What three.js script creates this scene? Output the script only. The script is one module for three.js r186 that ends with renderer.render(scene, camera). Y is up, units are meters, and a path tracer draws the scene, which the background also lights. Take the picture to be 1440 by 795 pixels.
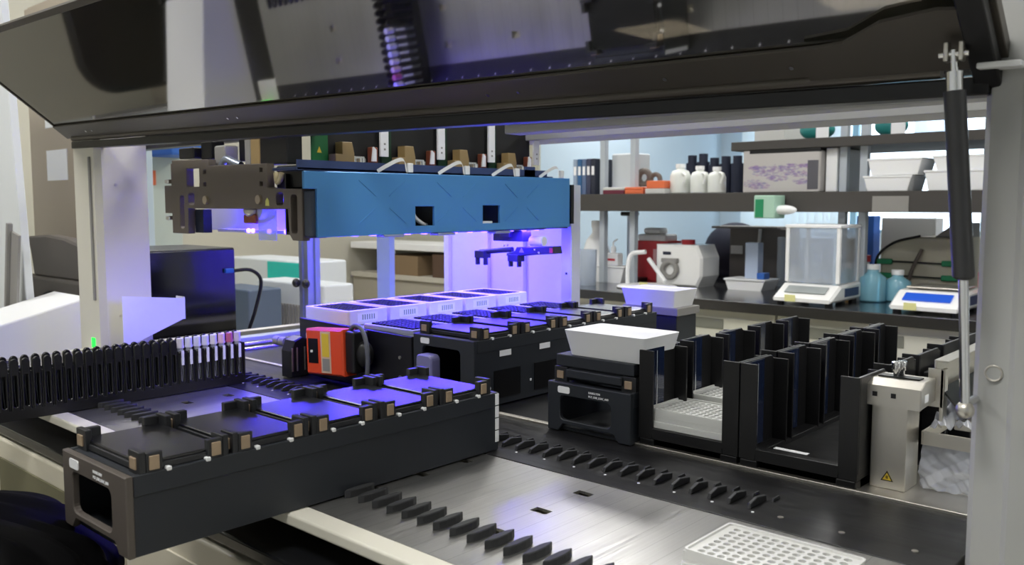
import * as THREE from 'three';
import { RoundedBoxGeometry } from 'three/addons/geometries/RoundedBoxGeometry.js';
import { mergeGeometries, mergeVertices, toCreasedNormals } from 'three/addons/utils/BufferGeometryUtils.js';
import { RectAreaLightUniformsLib } from 'three/addons/lights/RectAreaLightUniformsLib.js';
import { TextGeometry } from 'three/addons/geometries/TextGeometry.js';
import { FontLoader } from 'three/addons/loaders/FontLoader.js';

// ---------------------------------------------------------------- camera, sky, lights, exposure
// metres; the robot's deck is the plane y = 0, the floor lies 0.95 below it
const D2R = Math.PI / 180;
const FLOOR = -0.95, CEIL = 1.75;
const renderer = new THREE.WebGLRenderer({ antialias: true });
renderer.toneMapping = THREE.LinearToneMapping;
renderer.toneMappingExposure = 1.62;
renderer.shadowMap.enabled = true;
RectAreaLightUniformsLib.init();
const scene = new THREE.Scene();
const camera = new THREE.PerspectiveCamera(35.98, 1440 / 795, 0.02, 60);
camera.position.set(0, 0.3045, 0);
camera.focus = 1.15; camera.userData.fStop = 10;
camera.rotation.order = 'YXZ';
camera.rotation.set(-5.02 * D2R, 42.1 * D2R, 0);
scene.background = new THREE.Color(2.6, 2.9, 3.2);            // hazy bright day outside the windows
const LAMP_COLOR = new THREE.Color(1.0, 0.985, 0.96);
const LAMP_GLOW = 6, LAMP_LIGHT = 7.5;
const LED_COLOR = new THREE.Color(0.045, 0.02, 1.0);
const LED_LIGHT = 230, LED_GLOW = 30;
const ceilingLampSpots = [[-0.5, 0.25], [-2.6, 0.2], [-1.4, -1.7], [-3.5, -1.7], [1.0, -1.2], [-2.6, -3.6], [-0.4, -3.6], [-3.95, -6.2], [-2.3, -6.2], [-0.8, -6.2]];

// ---------------------------------------------------------------- helpers
let seed = 7;
const rnd = () => ((seed = (seed * 1664525 + 1013904223) >>> 0) / 4294967296);
const used = new Map(), origin = new WeakMap();
function numbered(n) { const k = used.get(n) || 0; used.set(n, k + 1); return k ? n + '_' + String(k).padStart(3, '0') : n; }
function tag(o, label, category, group, kind) {
  o.userData.label = label; if (category) o.userData.category = category;
  if (group) o.userData.group = group; if (kind) o.userData.kind = kind; return o;
}
function thing(name, label, category, p = [0, 0, 0], group) {
  const o = new THREE.Group(); o.name = numbered(name); o.position.set(...p); origin.set(o, p);
  tag(o, label, category, group); scene.add(o); return o;
}
// geometry in world coordinates -> one named mesh under parent (or in the scene)
function part(name, geos, m, parent) {
  geos = Array.isArray(geos) ? geos : [geos];
  if (geos.length > 1) geos = geos.map(g => { g = g.index ? g.toNonIndexed() : g; for (const k of Object.keys(g.attributes)) if (!['position', 'normal', 'uv'].includes(k)) g.deleteAttribute(k); return g; });
  const g = geos.length > 1 ? mergeGeometries(geos) : geos[0];
  const o = new THREE.Mesh(g, m); o.castShadow = o.receiveShadow = true;
  if (parent) {
    const p = origin.get(parent) || [0, 0, 0]; g.translate(-p[0], -p[1], -p[2]);
    origin.set(o, p); o.name = name; parent.add(o);
  } else {
    o.name = numbered(name); g.computeBoundingBox(); const b = g.boundingBox, c = [(b.min.x + b.max.x) / 2, b.min.y, (b.min.z + b.max.z) / 2];
    g.translate(-c[0], -c[1], -c[2]); o.position.set(...c); origin.set(o, c); scene.add(o);
  }
  return o;
}
const solo = (name, geos, m, label, cat, group) => tag(part(name, geos, m), label, cat, group);
function struct(name, geos, m) { const o = part(name, geos, m); o.userData.kind = 'structure'; return o; }
function copy(o, dx, dy, dz, label) {
  const c = o.clone(); c.name = numbered(o.name.replace(/_\d{3}$/, '')); c.position.x += dx; c.position.y += dy; c.position.z += dz;
  c.userData = { ...o.userData }; if (label) c.userData.label = label; scene.add(c); return c;
}
// boxes given by their limits
function B(x0, x1, y0, y1, z0, z1, r = 0) {
  const w = Math.abs(x1 - x0), h = Math.abs(y1 - y0), d = Math.abs(z1 - z0);
  const rr = Math.min(r, w / 2.01, h / 2.01, d / 2.01);
  const g = rr > 0 ? new RoundedBoxGeometry(w, h, d, rr > 0.004 ? 3 : 1, rr) : new THREE.BoxGeometry(w, h, d);
  if (rr <= 0) metricUV(g, w, h, d);
  return g.translate((x0 + x1) / 2, (y0 + y1) / 2, (z0 + z1) / 2);
}
function metricUV(g, w, h, d) {
  const p = g.attributes.position, n = g.attributes.normal, uv = g.attributes.uv;
  for (let i = 0; i < p.count; i++) {
    const ax = Math.abs(n.getX(i)), ay = Math.abs(n.getY(i));
    if (ax > 0.5) uv.setXY(i, p.getZ(i), p.getY(i)); else if (ay > 0.5) uv.setXY(i, p.getX(i), p.getZ(i)); else uv.setXY(i, p.getX(i), p.getY(i));
  }
}
function cyl(x, y0, y1, z, r, r2 = r, n = 20) { return new THREE.CylinderGeometry(r2, r, y1 - y0, n).translate(x, (y0 + y1) / 2, z); }
function rod(a, b, r, n = 12, r2 = r) {
  const A = new THREE.Vector3(...a), Bv = new THREE.Vector3(...b), d = Bv.clone().sub(A), L = d.length();
  const g = new THREE.CylinderGeometry(r2, r, L, n);
  g.applyQuaternion(new THREE.Quaternion().setFromUnitVectors(new THREE.Vector3(0, 1, 0), d.normalize()));
  return g.translate((A.x + Bv.x) / 2, (A.y + Bv.y) / 2, (A.z + Bv.z) / 2);
}
const ball = (x, y, z, r, sx = 1, sy = 1, sz = 1) => new THREE.SphereGeometry(r, 20, 14).scale(sx, sy, sz).translate(x, y, z);
function tube(pts, r, n = 40, k = 10) { return new THREE.TubeGeometry(new THREE.CatmullRomCurve3(pts.map(p => new THREE.Vector3(...p))), n, r, k, false); }
function lathe(x, y, z, prof, n = 28) { return new THREE.LatheGeometry(prof.map(([r, h]) => new THREE.Vector2(r, h)), n).translate(x, y, z); }
function shp(pts, holes = []) {
  const s = new THREE.Shape(pts.map(p => new THREE.Vector2(...p)));
  for (const h of holes) s.holes.push(new THREE.Path(h.map(p => new THREE.Vector2(...p))));
  return s;
}
const rect = (x0, x1, y0, y1) => [[x0, y0], [x1, y0], [x1, y1], [x0, y1]];
function rrect(x0, x1, y0, y1, r, n = 4) {
  const o = [];
  for (const [cx, cy, a] of [[x1 - r, y0 + r, -90], [x1 - r, y1 - r, 0], [x0 + r, y1 - r, 90], [x0 + r, y0 + r, 180]])
    for (let i = 0; i <= n; i++) { const t = (a + 90 * i / n) * D2R; o.push([cx + r * Math.cos(t), cy + r * Math.sin(t)]); }
  return o;
}
// outline in the x-y plane, front face at z = zf, thickness t backwards
const plateZ = (s, zf, t, bev = 0) => new THREE.ExtrudeGeometry(s, { depth: t - 2 * bev, bevelEnabled: bev > 0, bevelSize: bev, bevelThickness: bev, bevelSegments: 1, bevelOffset: -bev, curveSegments: 8 }).translate(0, 0, zf - t + bev);
// outline given as (z, y) pairs, face towards +x at x = xf
const plateX = (s, xf, t, bev = 0) => new THREE.ExtrudeGeometry(s, { depth: t - 2 * bev, bevelEnabled: bev > 0, bevelSize: bev, bevelThickness: bev, bevelSegments: 1, bevelOffset: -bev }).translate(0, 0, bev).applyMatrix4(new THREE.Matrix4().set(0, 0, -1, 0, 0, 1, 0, 0, 1, 0, 0, 0, 0, 0, 0, 1)).translate(xf, 0, 0);
// outline given as (x, -z) pairs, top face at y = yt
const plateY = (s, yt, t, bev = 0) => new THREE.ExtrudeGeometry(s, { depth: t - 2 * bev, bevelEnabled: bev > 0, bevelSize: bev, bevelThickness: bev, bevelSegments: 1, bevelOffset: -bev }).translate(0, 0, bev - t).rotateX(-Math.PI / 2).translate(0, yt, 0);

// ---------------------------------------------------------------- textures and materials
function noiseTex(size, fn, srgb = false) {
  const d = new Uint8Array(size * size * 4);
  for (let y = 0; y < size; y++) for (let x = 0; x < size; x++) { const c = fn(x, y); const i = (y * size + x) * 4; d[i] = c[0]; d[i + 1] = c[1]; d[i + 2] = c[2]; d[i + 3] = 255; }
  const t = new THREE.DataTexture(d, size, size); t.wrapS = t.wrapT = THREE.RepeatWrapping; t.magFilter = THREE.LinearFilter; t.minFilter = THREE.LinearMipmapLinearFilter; t.generateMipmaps = true;
  if (srgb) t.colorSpace = THREE.SRGBColorSpace; t.needsUpdate = true; return t;
}
function valueNoise(size, cell) {
  const n = size / cell, g = Array.from({ length: n * n }, rnd);
  return (x, y) => { const fx = x / cell, fy = y / cell, i = Math.floor(fx), j = Math.floor(fy), u = fx - i, v = fy - j, s = t => t * t * (3 - 2 * t);
    const a = g[(j % n) * n + i % n], b = g[(j % n) * n + (i + 1) % n], c = g[((j + 1) % n) * n + i % n], d = g[((j + 1) % n) * n + (i + 1) % n];
    return (a + (b - a) * s(u)) + ((c + (d - c) * s(u)) - (a + (b - a) * s(u))) * s(v); };
}
const n8 = valueNoise(256, 8), n32 = valueNoise(256, 32), n64 = valueNoise(256, 64);
const grainBump = noiseTex(256, (x, y) => { const v = 90 + 90 * rnd() + 60 * n8(x, y); return [v, v, v]; }); grainBump.repeat.set(8, 8);
const smudgeRough = noiseTex(256, (x, y) => { const v = 150 + 60 * n32(x, y) + 30 * n8(x, y) + 12 * rnd(); return [v, v, v]; }); smudgeRough.repeat.set(3, 3);
const rowNoise = Array.from({ length: 256 }, rnd);
const brushRough = noiseTex(256, (x, y) => { const v = 140 + 70 * rowNoise[x] + 35 * n64(x, y); return [v, v, v]; }); brushRough.repeat.set(6, 1.5);
const std = (hex, rough, metal = 0, o = {}) => new THREE.MeshStandardMaterial({ color: hex, roughness: rough, metalness: metal, ...o });
const phys = (hex, o) => new THREE.MeshPhysicalMaterial({ color: hex, ...o });
const M = {
  steel: std(0xc4c3bf, 0.42, 1, { roughnessMap: brushRough }),
  steelSoft: std(0xcfcbc2, 0.5, 1, { roughnessMap: smudgeRough }),
  chrome: std(0xe2e2e2, 0.12, 1),
  blackMetal: std(0x1b1b1c, 0.46, 0.0, { bumpMap: grainBump, bumpScale: 0.00006, roughnessMap: smudgeRough }),
  carrier: std(0x262a30, 0.52, 0.0, { bumpMap: grainBump, bumpScale: 0.00008 }),
  carrierFront: std(0x57504a, 0.55, 0.0, { bumpMap: grainBump, bumpScale: 0.00008 }),
  clip: std(0x26272a, 0.42),
  clipTan: std(0xb09a80, 0.45, 0.3),
  gloss: phys(0x08080a, { roughness: 0.12, clearcoat: 0.4, clearcoatRoughness: 0.1 }),
  plateBlack: phys(0x0e0f14, { roughness: 0.3, clearcoat: 0.8, clearcoatRoughness: 0.25 }),
  deck: std(0x151618, 0.4, 0.0, { bumpMap: grainBump, bumpScale: 0.00006 }),
  rubber: std(0x2a2b2d, 0.6),
  frameGrey: std(0xb0b1ae, 0.5, 0, { bumpMap: grainBump, bumpScale: 0.00004 }),
  frameCream: std(0xd9d6c8, 0.5, 0, { bumpMap: grainBump, bumpScale: 0.00004 }),
  coverFrame: std(0x55504a, 0.36, 0.4),
  coverBlack: std(0x131315, 0.36, 0.2),
  beam: std(0x5497d2, 0.34, 0.4),  // slate beam; the blue light it reflects is put into its base colour
  beamTop: std(0x3c4c78, 0.4, 0.3),
  armTaupe: std(0x6f665c, 0.52, 0.15, { bumpMap: grainBump, bumpScale: 0.00005 }),
  white: std(0xf2f3f4, 0.45),
  whitePaper: std(0xf4f5f7, 0.8),
  whiteGloss: phys(0xf4f4f2, { roughness: 0.25, clearcoat: 0.3 }),
  tipRack: phys(0xf2f0fa, { roughness: 0.35, transmission: 0.12, thickness: 0 }),
  clear: phys(0xf4f8fa, { roughness: 0.18, transmission: 0.72, thickness: 0, ior: 1.5 }),
  frosted: phys(0xf0f1ee, { roughness: 0.55, transmission: 0.35, thickness: 0 }),
  bag: phys(0xf2f6ff, { roughness: 0.2, transmission: 0.58, thickness: 0, ior: 1.5, side: THREE.DoubleSide }),
  acrylic: phys(0xe4eaf2, { roughness: 0.12, transmission: 0.7, thickness: 0, ior: 1.5 }),
  smoked: phys(0x6a665e, { roughness: 0.04, transmission: 1, thickness: 0, ior: 4.2 }),
  pane: phys(0xf0f6fa, { roughness: 0.02, transmission: 1, thickness: 0, ior: 1.5 }),
  orange: std(0xe8502a, 0.4),
  yellow: std(0xe3c43c, 0.5),
  green: std(0x0f6a35, 0.5),
  tan: std(0x9c8458, 0.5),
  copper: std(0x9a5a44, 0.4, 0.5),
  beige: std(0xb1a594, 0.75),
  cream: std(0xd6d0bd, 0.6, 0, { roughnessMap: smudgeRough }),
  olive: std(0x6f6c52, 0.7),
  wallWhite: std(0xdfe3e4, 0.85),
  wallBlue: std(0xb3c3cf, 0.8),
  ceiling: std(0xd9d9d6, 0.9),
  floor: std(0xa8a294, 0.55, 0, { roughnessMap: smudgeRough }),
  bench: phys(0x17181b, { roughness: 0.2, clearcoat: 0.4, clearcoatRoughness: 0.15 }),
  shelf: std(0x413e3b, 0.6),
  alu: std(0xa9b2c4, 0.35, 0.8),
  bluePost: std(0x9fb2d6, 0.5, 0.1),
  navy: std(0x1a2136, 0.7),
  red: phys(0xc8323e, { roughness: 0.4 }),
  redClear: phys(0xd9444c, { roughness: 0.35, transmission: 0.25, thickness: 0 }),
  teal: std(0x12b8ac, 0.5),
  tealBag: phys(0x2f8b88, { roughness: 0.4, transmission: 0.2, thickness: 0 }),
  blue: std(0x2b62b8, 0.5),
  blueLiquid: phys(0x9fdcf0, { roughness: 0.2, transmission: 0.4, thickness: 0 }),
  greyPlastic: std(0x8f8d89, 0.6),
  copierGrey: std(0x77706a, 0.65),
  greyBlue: std(0x4d5b70, 0.5),
  carton: std(0x8a7458, 0.8),
  cartonDark: std(0x5d483a, 0.8),
  brownGrey: std(0x67605a, 0.7),
  mint: std(0xa9cdb9, 0.6),
  greenPlastic: std(0x1f8b5c, 0.5),
  maroon: std(0x6a2236, 0.5),
  orangeLid: std(0xe07044, 0.5),
  machineBeige: std(0xc9c4b2, 0.6),
  screenBlue: new THREE.MeshStandardMaterial({ color: 0x112a66, roughness: 0.3, emissive: 0x1f4fb8, emissiveIntensity: 0.7 }),
  ledBlue: new THREE.MeshStandardMaterial({ color: 0x222244, emissive: LED_COLOR, emissiveIntensity: LED_GLOW }),
  ledGreen: new THREE.MeshStandardMaterial({ color: 0x0a3311, emissive: 0x20ff40, emissiveIntensity: 1.6 }),
  lampGlow: new THREE.MeshStandardMaterial({ color: 0xffffff, emissive: LAMP_COLOR, emissiveIntensity: LAMP_GLOW }),
  binBag: phys(0x070708, { specularIntensity: 0.12, roughness: 0.6, side: THREE.DoubleSide }),
  mesh: std(0x191a1c, 0.75),
  postit: std(0xe9e6a0, 0.8),
};
// the loading tray's steel: brushed, with a line engraved every track (22.5 mm)
{
  const c = document.createElement('canvas'); c.width = c.height = 512; const g = c.getContext('2d');
  g.fillStyle = '#b6b5b2'; g.fillRect(0, 0, 512, 512);
  for (let i = 0; i < 900; i++) { const v = 172 + Math.floor(30 * rnd()); g.fillStyle = `rgba(${v},${v},${v - 3},0.25)`; g.fillRect(rnd() * 512, 0, 1, 512); }
  g.fillStyle = '#93928f'; for (let i = 0; i < 4; i++) g.fillRect(i * 128 + 60, 0, 3, 512);
  const t = new THREE.CanvasTexture(c); t.wrapS = t.wrapT = THREE.RepeatWrapping; t.colorSpace = THREE.SRGBColorSpace; t.repeat.set(1 / 0.09, 1 / 0.09);
  M.traySteel = new THREE.MeshStandardMaterial({ map: t, roughness: 0.55, metalness: 1, roughnessMap: brushRough });
}
const font = await new FontLoader().loadAsync('fonts/droid/droid_sans_bold.typeface.json');
function text(str, size, x, y, zf, m, parent, name = 'lettering') {
  const g = new TextGeometry(str, { font, size, depth: 0.0004, curveSegments: 2 }); g.translate(x, y, zf); return part(name, g, m, parent);
}

// ---------------------------------------------------------------- the room
const RX0 = -4.6, RX1 = 2.4, RZ0 = -8.4, RZ1 = 2.2;
struct('floor', B(RX0, RX1, FLOOR - 0.1, FLOOR, RZ0, RZ1), M.floor);
struct('ceiling', B(RX0, RX1, CEIL, CEIL + 0.1, RZ0, RZ1), M.ceiling);
struct('wall_left', B(RX0 - 0.1, RX0, FLOOR - 0.1, CEIL + 0.1, -3.9, RZ1), std(0xb9b6a8, 0.85));
struct('wall_rear_left', B(RX0 - 0.1, RX0, FLOOR - 0.1, CEIL + 0.1, RZ0, -3.9), M.wallBlue);
struct('wall_right', B(RX1, RX1 + 0.1, FLOOR - 0.1, CEIL + 0.1, RZ0, RZ1), M.wallWhite);
struct('wall_front', B(RX0, RX1, FLOOR - 0.1, CEIL + 0.1, RZ1, RZ1 + 0.1), M.wallWhite);
{ // back wall with a row of windows
  const wz = RZ0, y0 = 0.05, y1 = 1.45, x0 = -4.35, x1 = -0.9;
  struct('wall_back', [B(RX0, x0, FLOOR - 0.1, CEIL + 0.1, wz - 0.12, wz), B(x1, RX1, FLOOR - 0.1, CEIL + 0.1, wz - 0.12, wz), B(x0, x1, FLOOR - 0.1, y0, wz - 0.12, wz), B(x0, x1, y1, CEIL + 0.1, wz - 0.12, wz)], M.wallBlue);
  const n = 3, w = (x1 - x0) / n;
  for (let i = 0; i < n; i++) {
    const a = x0 + i * w, b = a + w;
    const win = new THREE.Group(); win.name = 'window_' + (i + 1); win.userData.kind = 'structure'; scene.add(win);
    part('window_frame', [B(a, a + 0.03, y0, y1, wz - 0.09, wz - 0.03), B(b - 0.03, b, y0, y1, wz - 0.09, wz - 0.03), B(a + 0.03, b - 0.03, y0, y0 + 0.03, wz - 0.09, wz - 0.03), B(a + 0.03, b - 0.03, y1 - 0.03, y1, wz - 0.09, wz - 0.03)], std(0x7fa0b0, 0.5), win);
    part('pane', B(a + 0.03, b - 0.03, y0 + 0.03, y1 - 0.03, wz - 0.064, wz - 0.06), M.pane, win);
  }
  const bl = thing('vertical_blind', 'pale vertical slat blind hanging in the far window', 'blind', [x0 + 0.6, y0, wz + 0.05]);
  part('head_rail', B(x0 + 0.02, x0 + 1.15, y1 - 0.04, y1, wz + 0.03, wz + 0.07), M.white, bl);
  const slatM = phys(0xe8eff2, { roughness: 0.9, transmission: 0.35, thickness: 0 });
  for (let i = 0; i < 14; i++) { const x = x0 + 0.06 + i * 0.079; part('slat', new THREE.BoxGeometry(0.084, y1 - y0 - 0.04, 0.002).rotateY(0.22).translate(x, (y0 + y1 - 0.04) / 2, wz + 0.05), slatM, bl); }
}
for (const [i, [x, z]] of ceilingLampSpots.entries()) {
  const l = thing('ceiling_lamp', 'square white glowing panel lamp set in the ceiling', 'ceiling lamp', [x, CEIL, z], 'panel lamps in the ceiling');
  part('frame', [B(x - 0.32, x - 0.3, CEIL - 0.02, CEIL, z - 0.32, z + 0.32), B(x + 0.3, x + 0.32, CEIL - 0.02, CEIL, z - 0.32, z + 0.32), B(x - 0.3, x + 0.3, CEIL - 0.02, CEIL, z - 0.32, z - 0.3), B(x - 0.3, x + 0.3, CEIL - 0.02, CEIL, z + 0.3, z + 0.32)], M.white, l);
  part('diffuser', B(x - 0.3, x + 0.3, CEIL - 0.012, CEIL - 0.002, z - 0.3, z + 0.3), M.lampGlow, l);
  const r = new THREE.RectAreaLight(LAMP_COLOR, LAMP_LIGHT, 0.58, 0.58); r.position.set(0, -0.022, 0); r.rotation.x = -Math.PI / 2; r.castShadow = true; r.name = 'lamp_light'; l.add(r);
}

// ---------------------------------------------------------------- robot: bench, frame, deck
{ // cabinet bench under the robot
  const t = thing('robot_bench', 'cream laboratory bench with black worktop carrying the robot', 'bench', [-1.1, FLOOR, -1]);
  part('carcass', B(-2.06, -0.05, FLOOR + 0.08, -0.052, -1.65, -0.47), M.cream, t);
  part('worktop', B(-2.07, -0.04, -0.052, -0.0375, -1.66, -0.455, 0.003), M.bench, t);
  part('plinth', B(-2.02, -0.09, FLOOR, FLOOR + 0.08, -1.6, -0.53), M.coverBlack, t);
  for (let i = 0; i < 4; i++) {
    const a = -2.04 + i * 0.495, b = a + 0.485;
    const d = part('drawer_front', B(a, b, -0.3, -0.056, -0.47, -0.452, 0.004), M.cream, t);
    part('inset_panel', B(a + 0.06, b - 0.06, -0.27, -0.085, -0.452, -0.449, 0.001), i === 1 ? M.olive : M.cream, d);
    const e = part('door', B(a, b, -0.85, -0.31, -0.47, -0.452, 0.004), M.cream, t);
    part('handle', B((a + b) / 2 - 0.06, (a + b) / 2 + 0.06, -0.35, -0.34, -0.452, -0.43, 0.003), M.steelSoft, e);
  }
}
const robot = thing('liquid_handling_robot', 'light grey liquid handling robot frame with black deck', 'laboratory robot', [-1.1, -0.037, -1.1]);
{
  // posts: chamfered uprights of the front
  const postL = plateY(shp([[-2.02, 0.79], [-1.917, 0.79], [-1.905, 0.802], [-1.905, 0.9], [-2.02, 0.9]].map(([x, z]) => [x, z])), 0.47, 0.507, 0.002);
  part('post', postL, M.frameCream, robot);
  part('post_groove', B(-1.938, -1.93, 0.1, 0.41, -0.79, -0.786, 0.001), M.greyPlastic, robot);
  part('status_light', B(-1.962, -1.944, -0.006, 0.016, -0.791, -0.7885, 0.002), M.ledGreen, robot);
  for (const y of [0.065, 0.35]) part('screw', new THREE.CylinderGeometry(0.003, 0.003, 0.002, 12).rotateZ(Math.PI / 2).translate(-1.904, y, -0.83), M.steelSoft, robot);
  const postR = plateY(shp([[-0.197, 0.8], [-0.191, 0.79], [-0.168, 0.786], [-0.163, 0.78], [-0.02, 0.78], [-0.02, 0.93], [-0.197, 0.93]]), 0.47, 0.507, 0.001);
  part('post', postR, M.frameGrey, robot);
  const btn = part('round_cap', new THREE.CylinderGeometry(0.0062, 0.0062, 0.003, 24).rotateX(Math.PI / 2).translate(-0.179, 0.168, -0.7875), M.frameGrey, robot);
  part('cap_ring', new THREE.TorusGeometry(0.0062, 0.0009, 8, 28).translate(-0.179, 0.168, -0.7862), M.steelSoft, btn);
  // side sills, base
  part('base', [B(-2.0, -0.03, -0.037, -0.0122, -1.62, -0.74)], M.frameCream, robot);
  part('side_rail', B(-1.765, -1.735, -0.006, 0.012, -1.5, -0.93, 0.002), std(0xb9c2b4, 0.45, 0.2), robot);
  part('guide_rod', rod([-1.69, 0.004, -0.93], [-1.69, 0.004, -1.5], 0.006), M.chrome, robot);
  part('guide_rod', rod([-1.64, 0.002, -0.93], [-1.64, 0.002, -1.5], 0.005), M.chrome, robot);
  // deck plate
  part('deck_plate', B(-1.9, -0.2, -0.012, -0.001, -1.52, -0.915), M.deck, robot);
  part('front_rail', B(-1.9, -0.2, -0.012, 0.004, -0.921, -0.912, 0.001), M.steelSoft, robot);
  // rear posts and top cross beams
  part('rear_post', B(-1.262, -1.232, -0.012, 0.352, -1.6, -1.565, 0.002), std(0xdfe5ec, 0.45), robot);
  for (const y of [0.15, 0.29, 0.315, 0.34]) part('screw', new THREE.CylinderGeometry(0.0028, 0.0028, 0.002, 10).rotateX(Math.PI / 2).translate(-1.245, y, -1.5645), M.blackMetal, robot);
  part('rear_post', B(-1.972, -1.915, -0.012, 0.46, -1.62, -1.6, 0.002), M.bluePost, robot);
  // grooved aluminium profile with two knobs
  part('profile_post', plateY(shp([[-2.0, 1.355], [-1.985, 1.355], [-1.983, 1.36], [-1.978, 1.36], [-1.976, 1.355], [-1.96, 1.355], [-1.96, 1.37], [-1.965, 1.372], [-1.965, 1.378], [-1.96, 1.38], [-1.96, 1.395], [-2.0, 1.395]]), 0.27, 0.28, 0.0005), M.alu, robot);
  for (const x of [-2.0, -1.955]) part('knob', ball(x, 0.098, -1.345, 0.0125, 1, 1, 0.8), M.blackMetal, robot);
  part('top_beam', B(-2.0, -0.03, 0.452, 0.472, -1.62, -1.5, 0.002), M.frameGrey, robot);
  part('top_beam', B(-2.0, -0.19, 0.43, 0.47, -0.93, -0.9, 0.002), M.coverBlack, robot);
  part('valance', B(-0.86, -0.2, 0.408, 0.43, -0.97, -0.935, 0.002), M.frameGrey, robot);
}
{ // white ribbed rear panel glowing in the blue light
  const t = part('rear_panel', B(-1.69, -1.262, -0.001, 0.3, -1.606, -1.6), M.white, robot);
  t.userData.label = 'white ribbed sheet metal rear panel';
  for (const x of [-1.668, -1.525, -1.405]) part('rib', B(x - 0.007, x + 0.007, 0.002, 0.3, -1.6, -1.588, 0.002), M.white, t);
}
{ // stainless loading tray with teeth, square cut-outs and front lip
  const t = thing('loading_tray', 'brushed steel loading tray with engraved track lines and a row of black teeth', 'tray', [-1.05, -0.012, -0.63]);
  const holes = [];
  for (let i = 0; i < 8; i++) for (const z of [0.58, 0.65, 0.72]) { const x = -0.548 - i * 0.18 + 0.18; if (x > -0.22) continue; holes.push(rect(x - 0.01, x + 0.01, z - 0.006, z + 0.006)); }
  part('sheet', plateY(shp(rect(-1.9, -0.2, 0.5, 0.757), holes), 0, 0.003), M.traySteel, t);
  part('backing', B(-1.9, -0.2, -0.0118, -0.009, -0.757, -0.5), M.cream, t);
  part('front_lip', [B(-1.95, -0.2, -0.012, 0.001, -0.5, -0.474, 0.003)], M.frameCream, t);
  const leaf = shp([[0, -0.019], [0.0022, -0.014], [0.0034, -0.006], [0.0034, 0.006], [0.0024, 0.013], [0, 0.019], [-0.0024, 0.013], [-0.0034, 0.006], [-0.0034, -0.006], [-0.0022, -0.014]]);
  const toothG = new THREE.ExtrudeGeometry(leaf, { depth: 0.007, bevelEnabled: true, bevelSize: 0.0006, bevelThickness: 0.001, bevelSegments: 1 }).rotateX(-Math.PI / 2);
  for (let i = 0; i < 74; i++) {
    const x = -0.206 - i * 0.0225; const m = new THREE.Mesh(toothG, M.rubber); m.name = 'tooth'; m.position.set(x + 1.05, 0.0122, -0.56 + 0.63); m.castShadow = m.receiveShadow = true; t.add(m);
  }
}
{ // black ribbed apron between tray and deck
  const t = thing('deck_apron', 'black apron strip with two rows of small fins before the deck', 'apron', [-1.05, -0.012, -0.83]);
  part('strip', B(-1.9, -0.2, -0.012, 0.001, -0.912, -0.757, 0.001), M.blackMetal, t);
  const fin = shp([[-0.018, 0], [0.018, 0], [0.016, 0.005], [0.002, 0.0085], [-0.018, 0.0055]]);
  const finG = plateX(fin, 0.002, 0.004, 0.0006), fin2 = plateX(shp([[-0.008, 0], [0.008, 0], [0.006, 0.0035], [-0.006, 0.0035]]), 0.001, 0.002, 0.0004);
  const dotG = new THREE.CylinderGeometry(0.0016, 0.0016, 0.0006, 8);
  for (let i = 0; i < 66; i++) {
    const x = -0.395 - i * 0.0225;
    const a = new THREE.Mesh(finG, M.rubber); a.name = 'fin'; a.position.set(x + 1.05, 0.013, -0.81 + 0.83); t.add(a); a.castShadow = a.receiveShadow = true;
    const b = new THREE.Mesh(fin2, M.rubber); b.name = 'small_fin'; b.position.set(x + 0.009 + 1.05, 0.013, -0.835 + 0.83); t.add(b); b.castShadow = b.receiveShadow = true;
    if (i % 2 === 0) { const d = new THREE.Mesh(dotG, M.white); d.name = 'screw'; d.position.set(x + 0.008 + 1.05, 0.0134, -0.785 + 0.83); t.add(d); }
  }
  for (const x of [-0.36, -0.3, -0.235]) part('screw', cyl(x, 0.001, 0.0018, -0.79, 0.003, 0.003, 14), M.steelSoft, t);
}

// ---------------------------------------------------------------- carriers
const PITCH = 0.0885;
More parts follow.
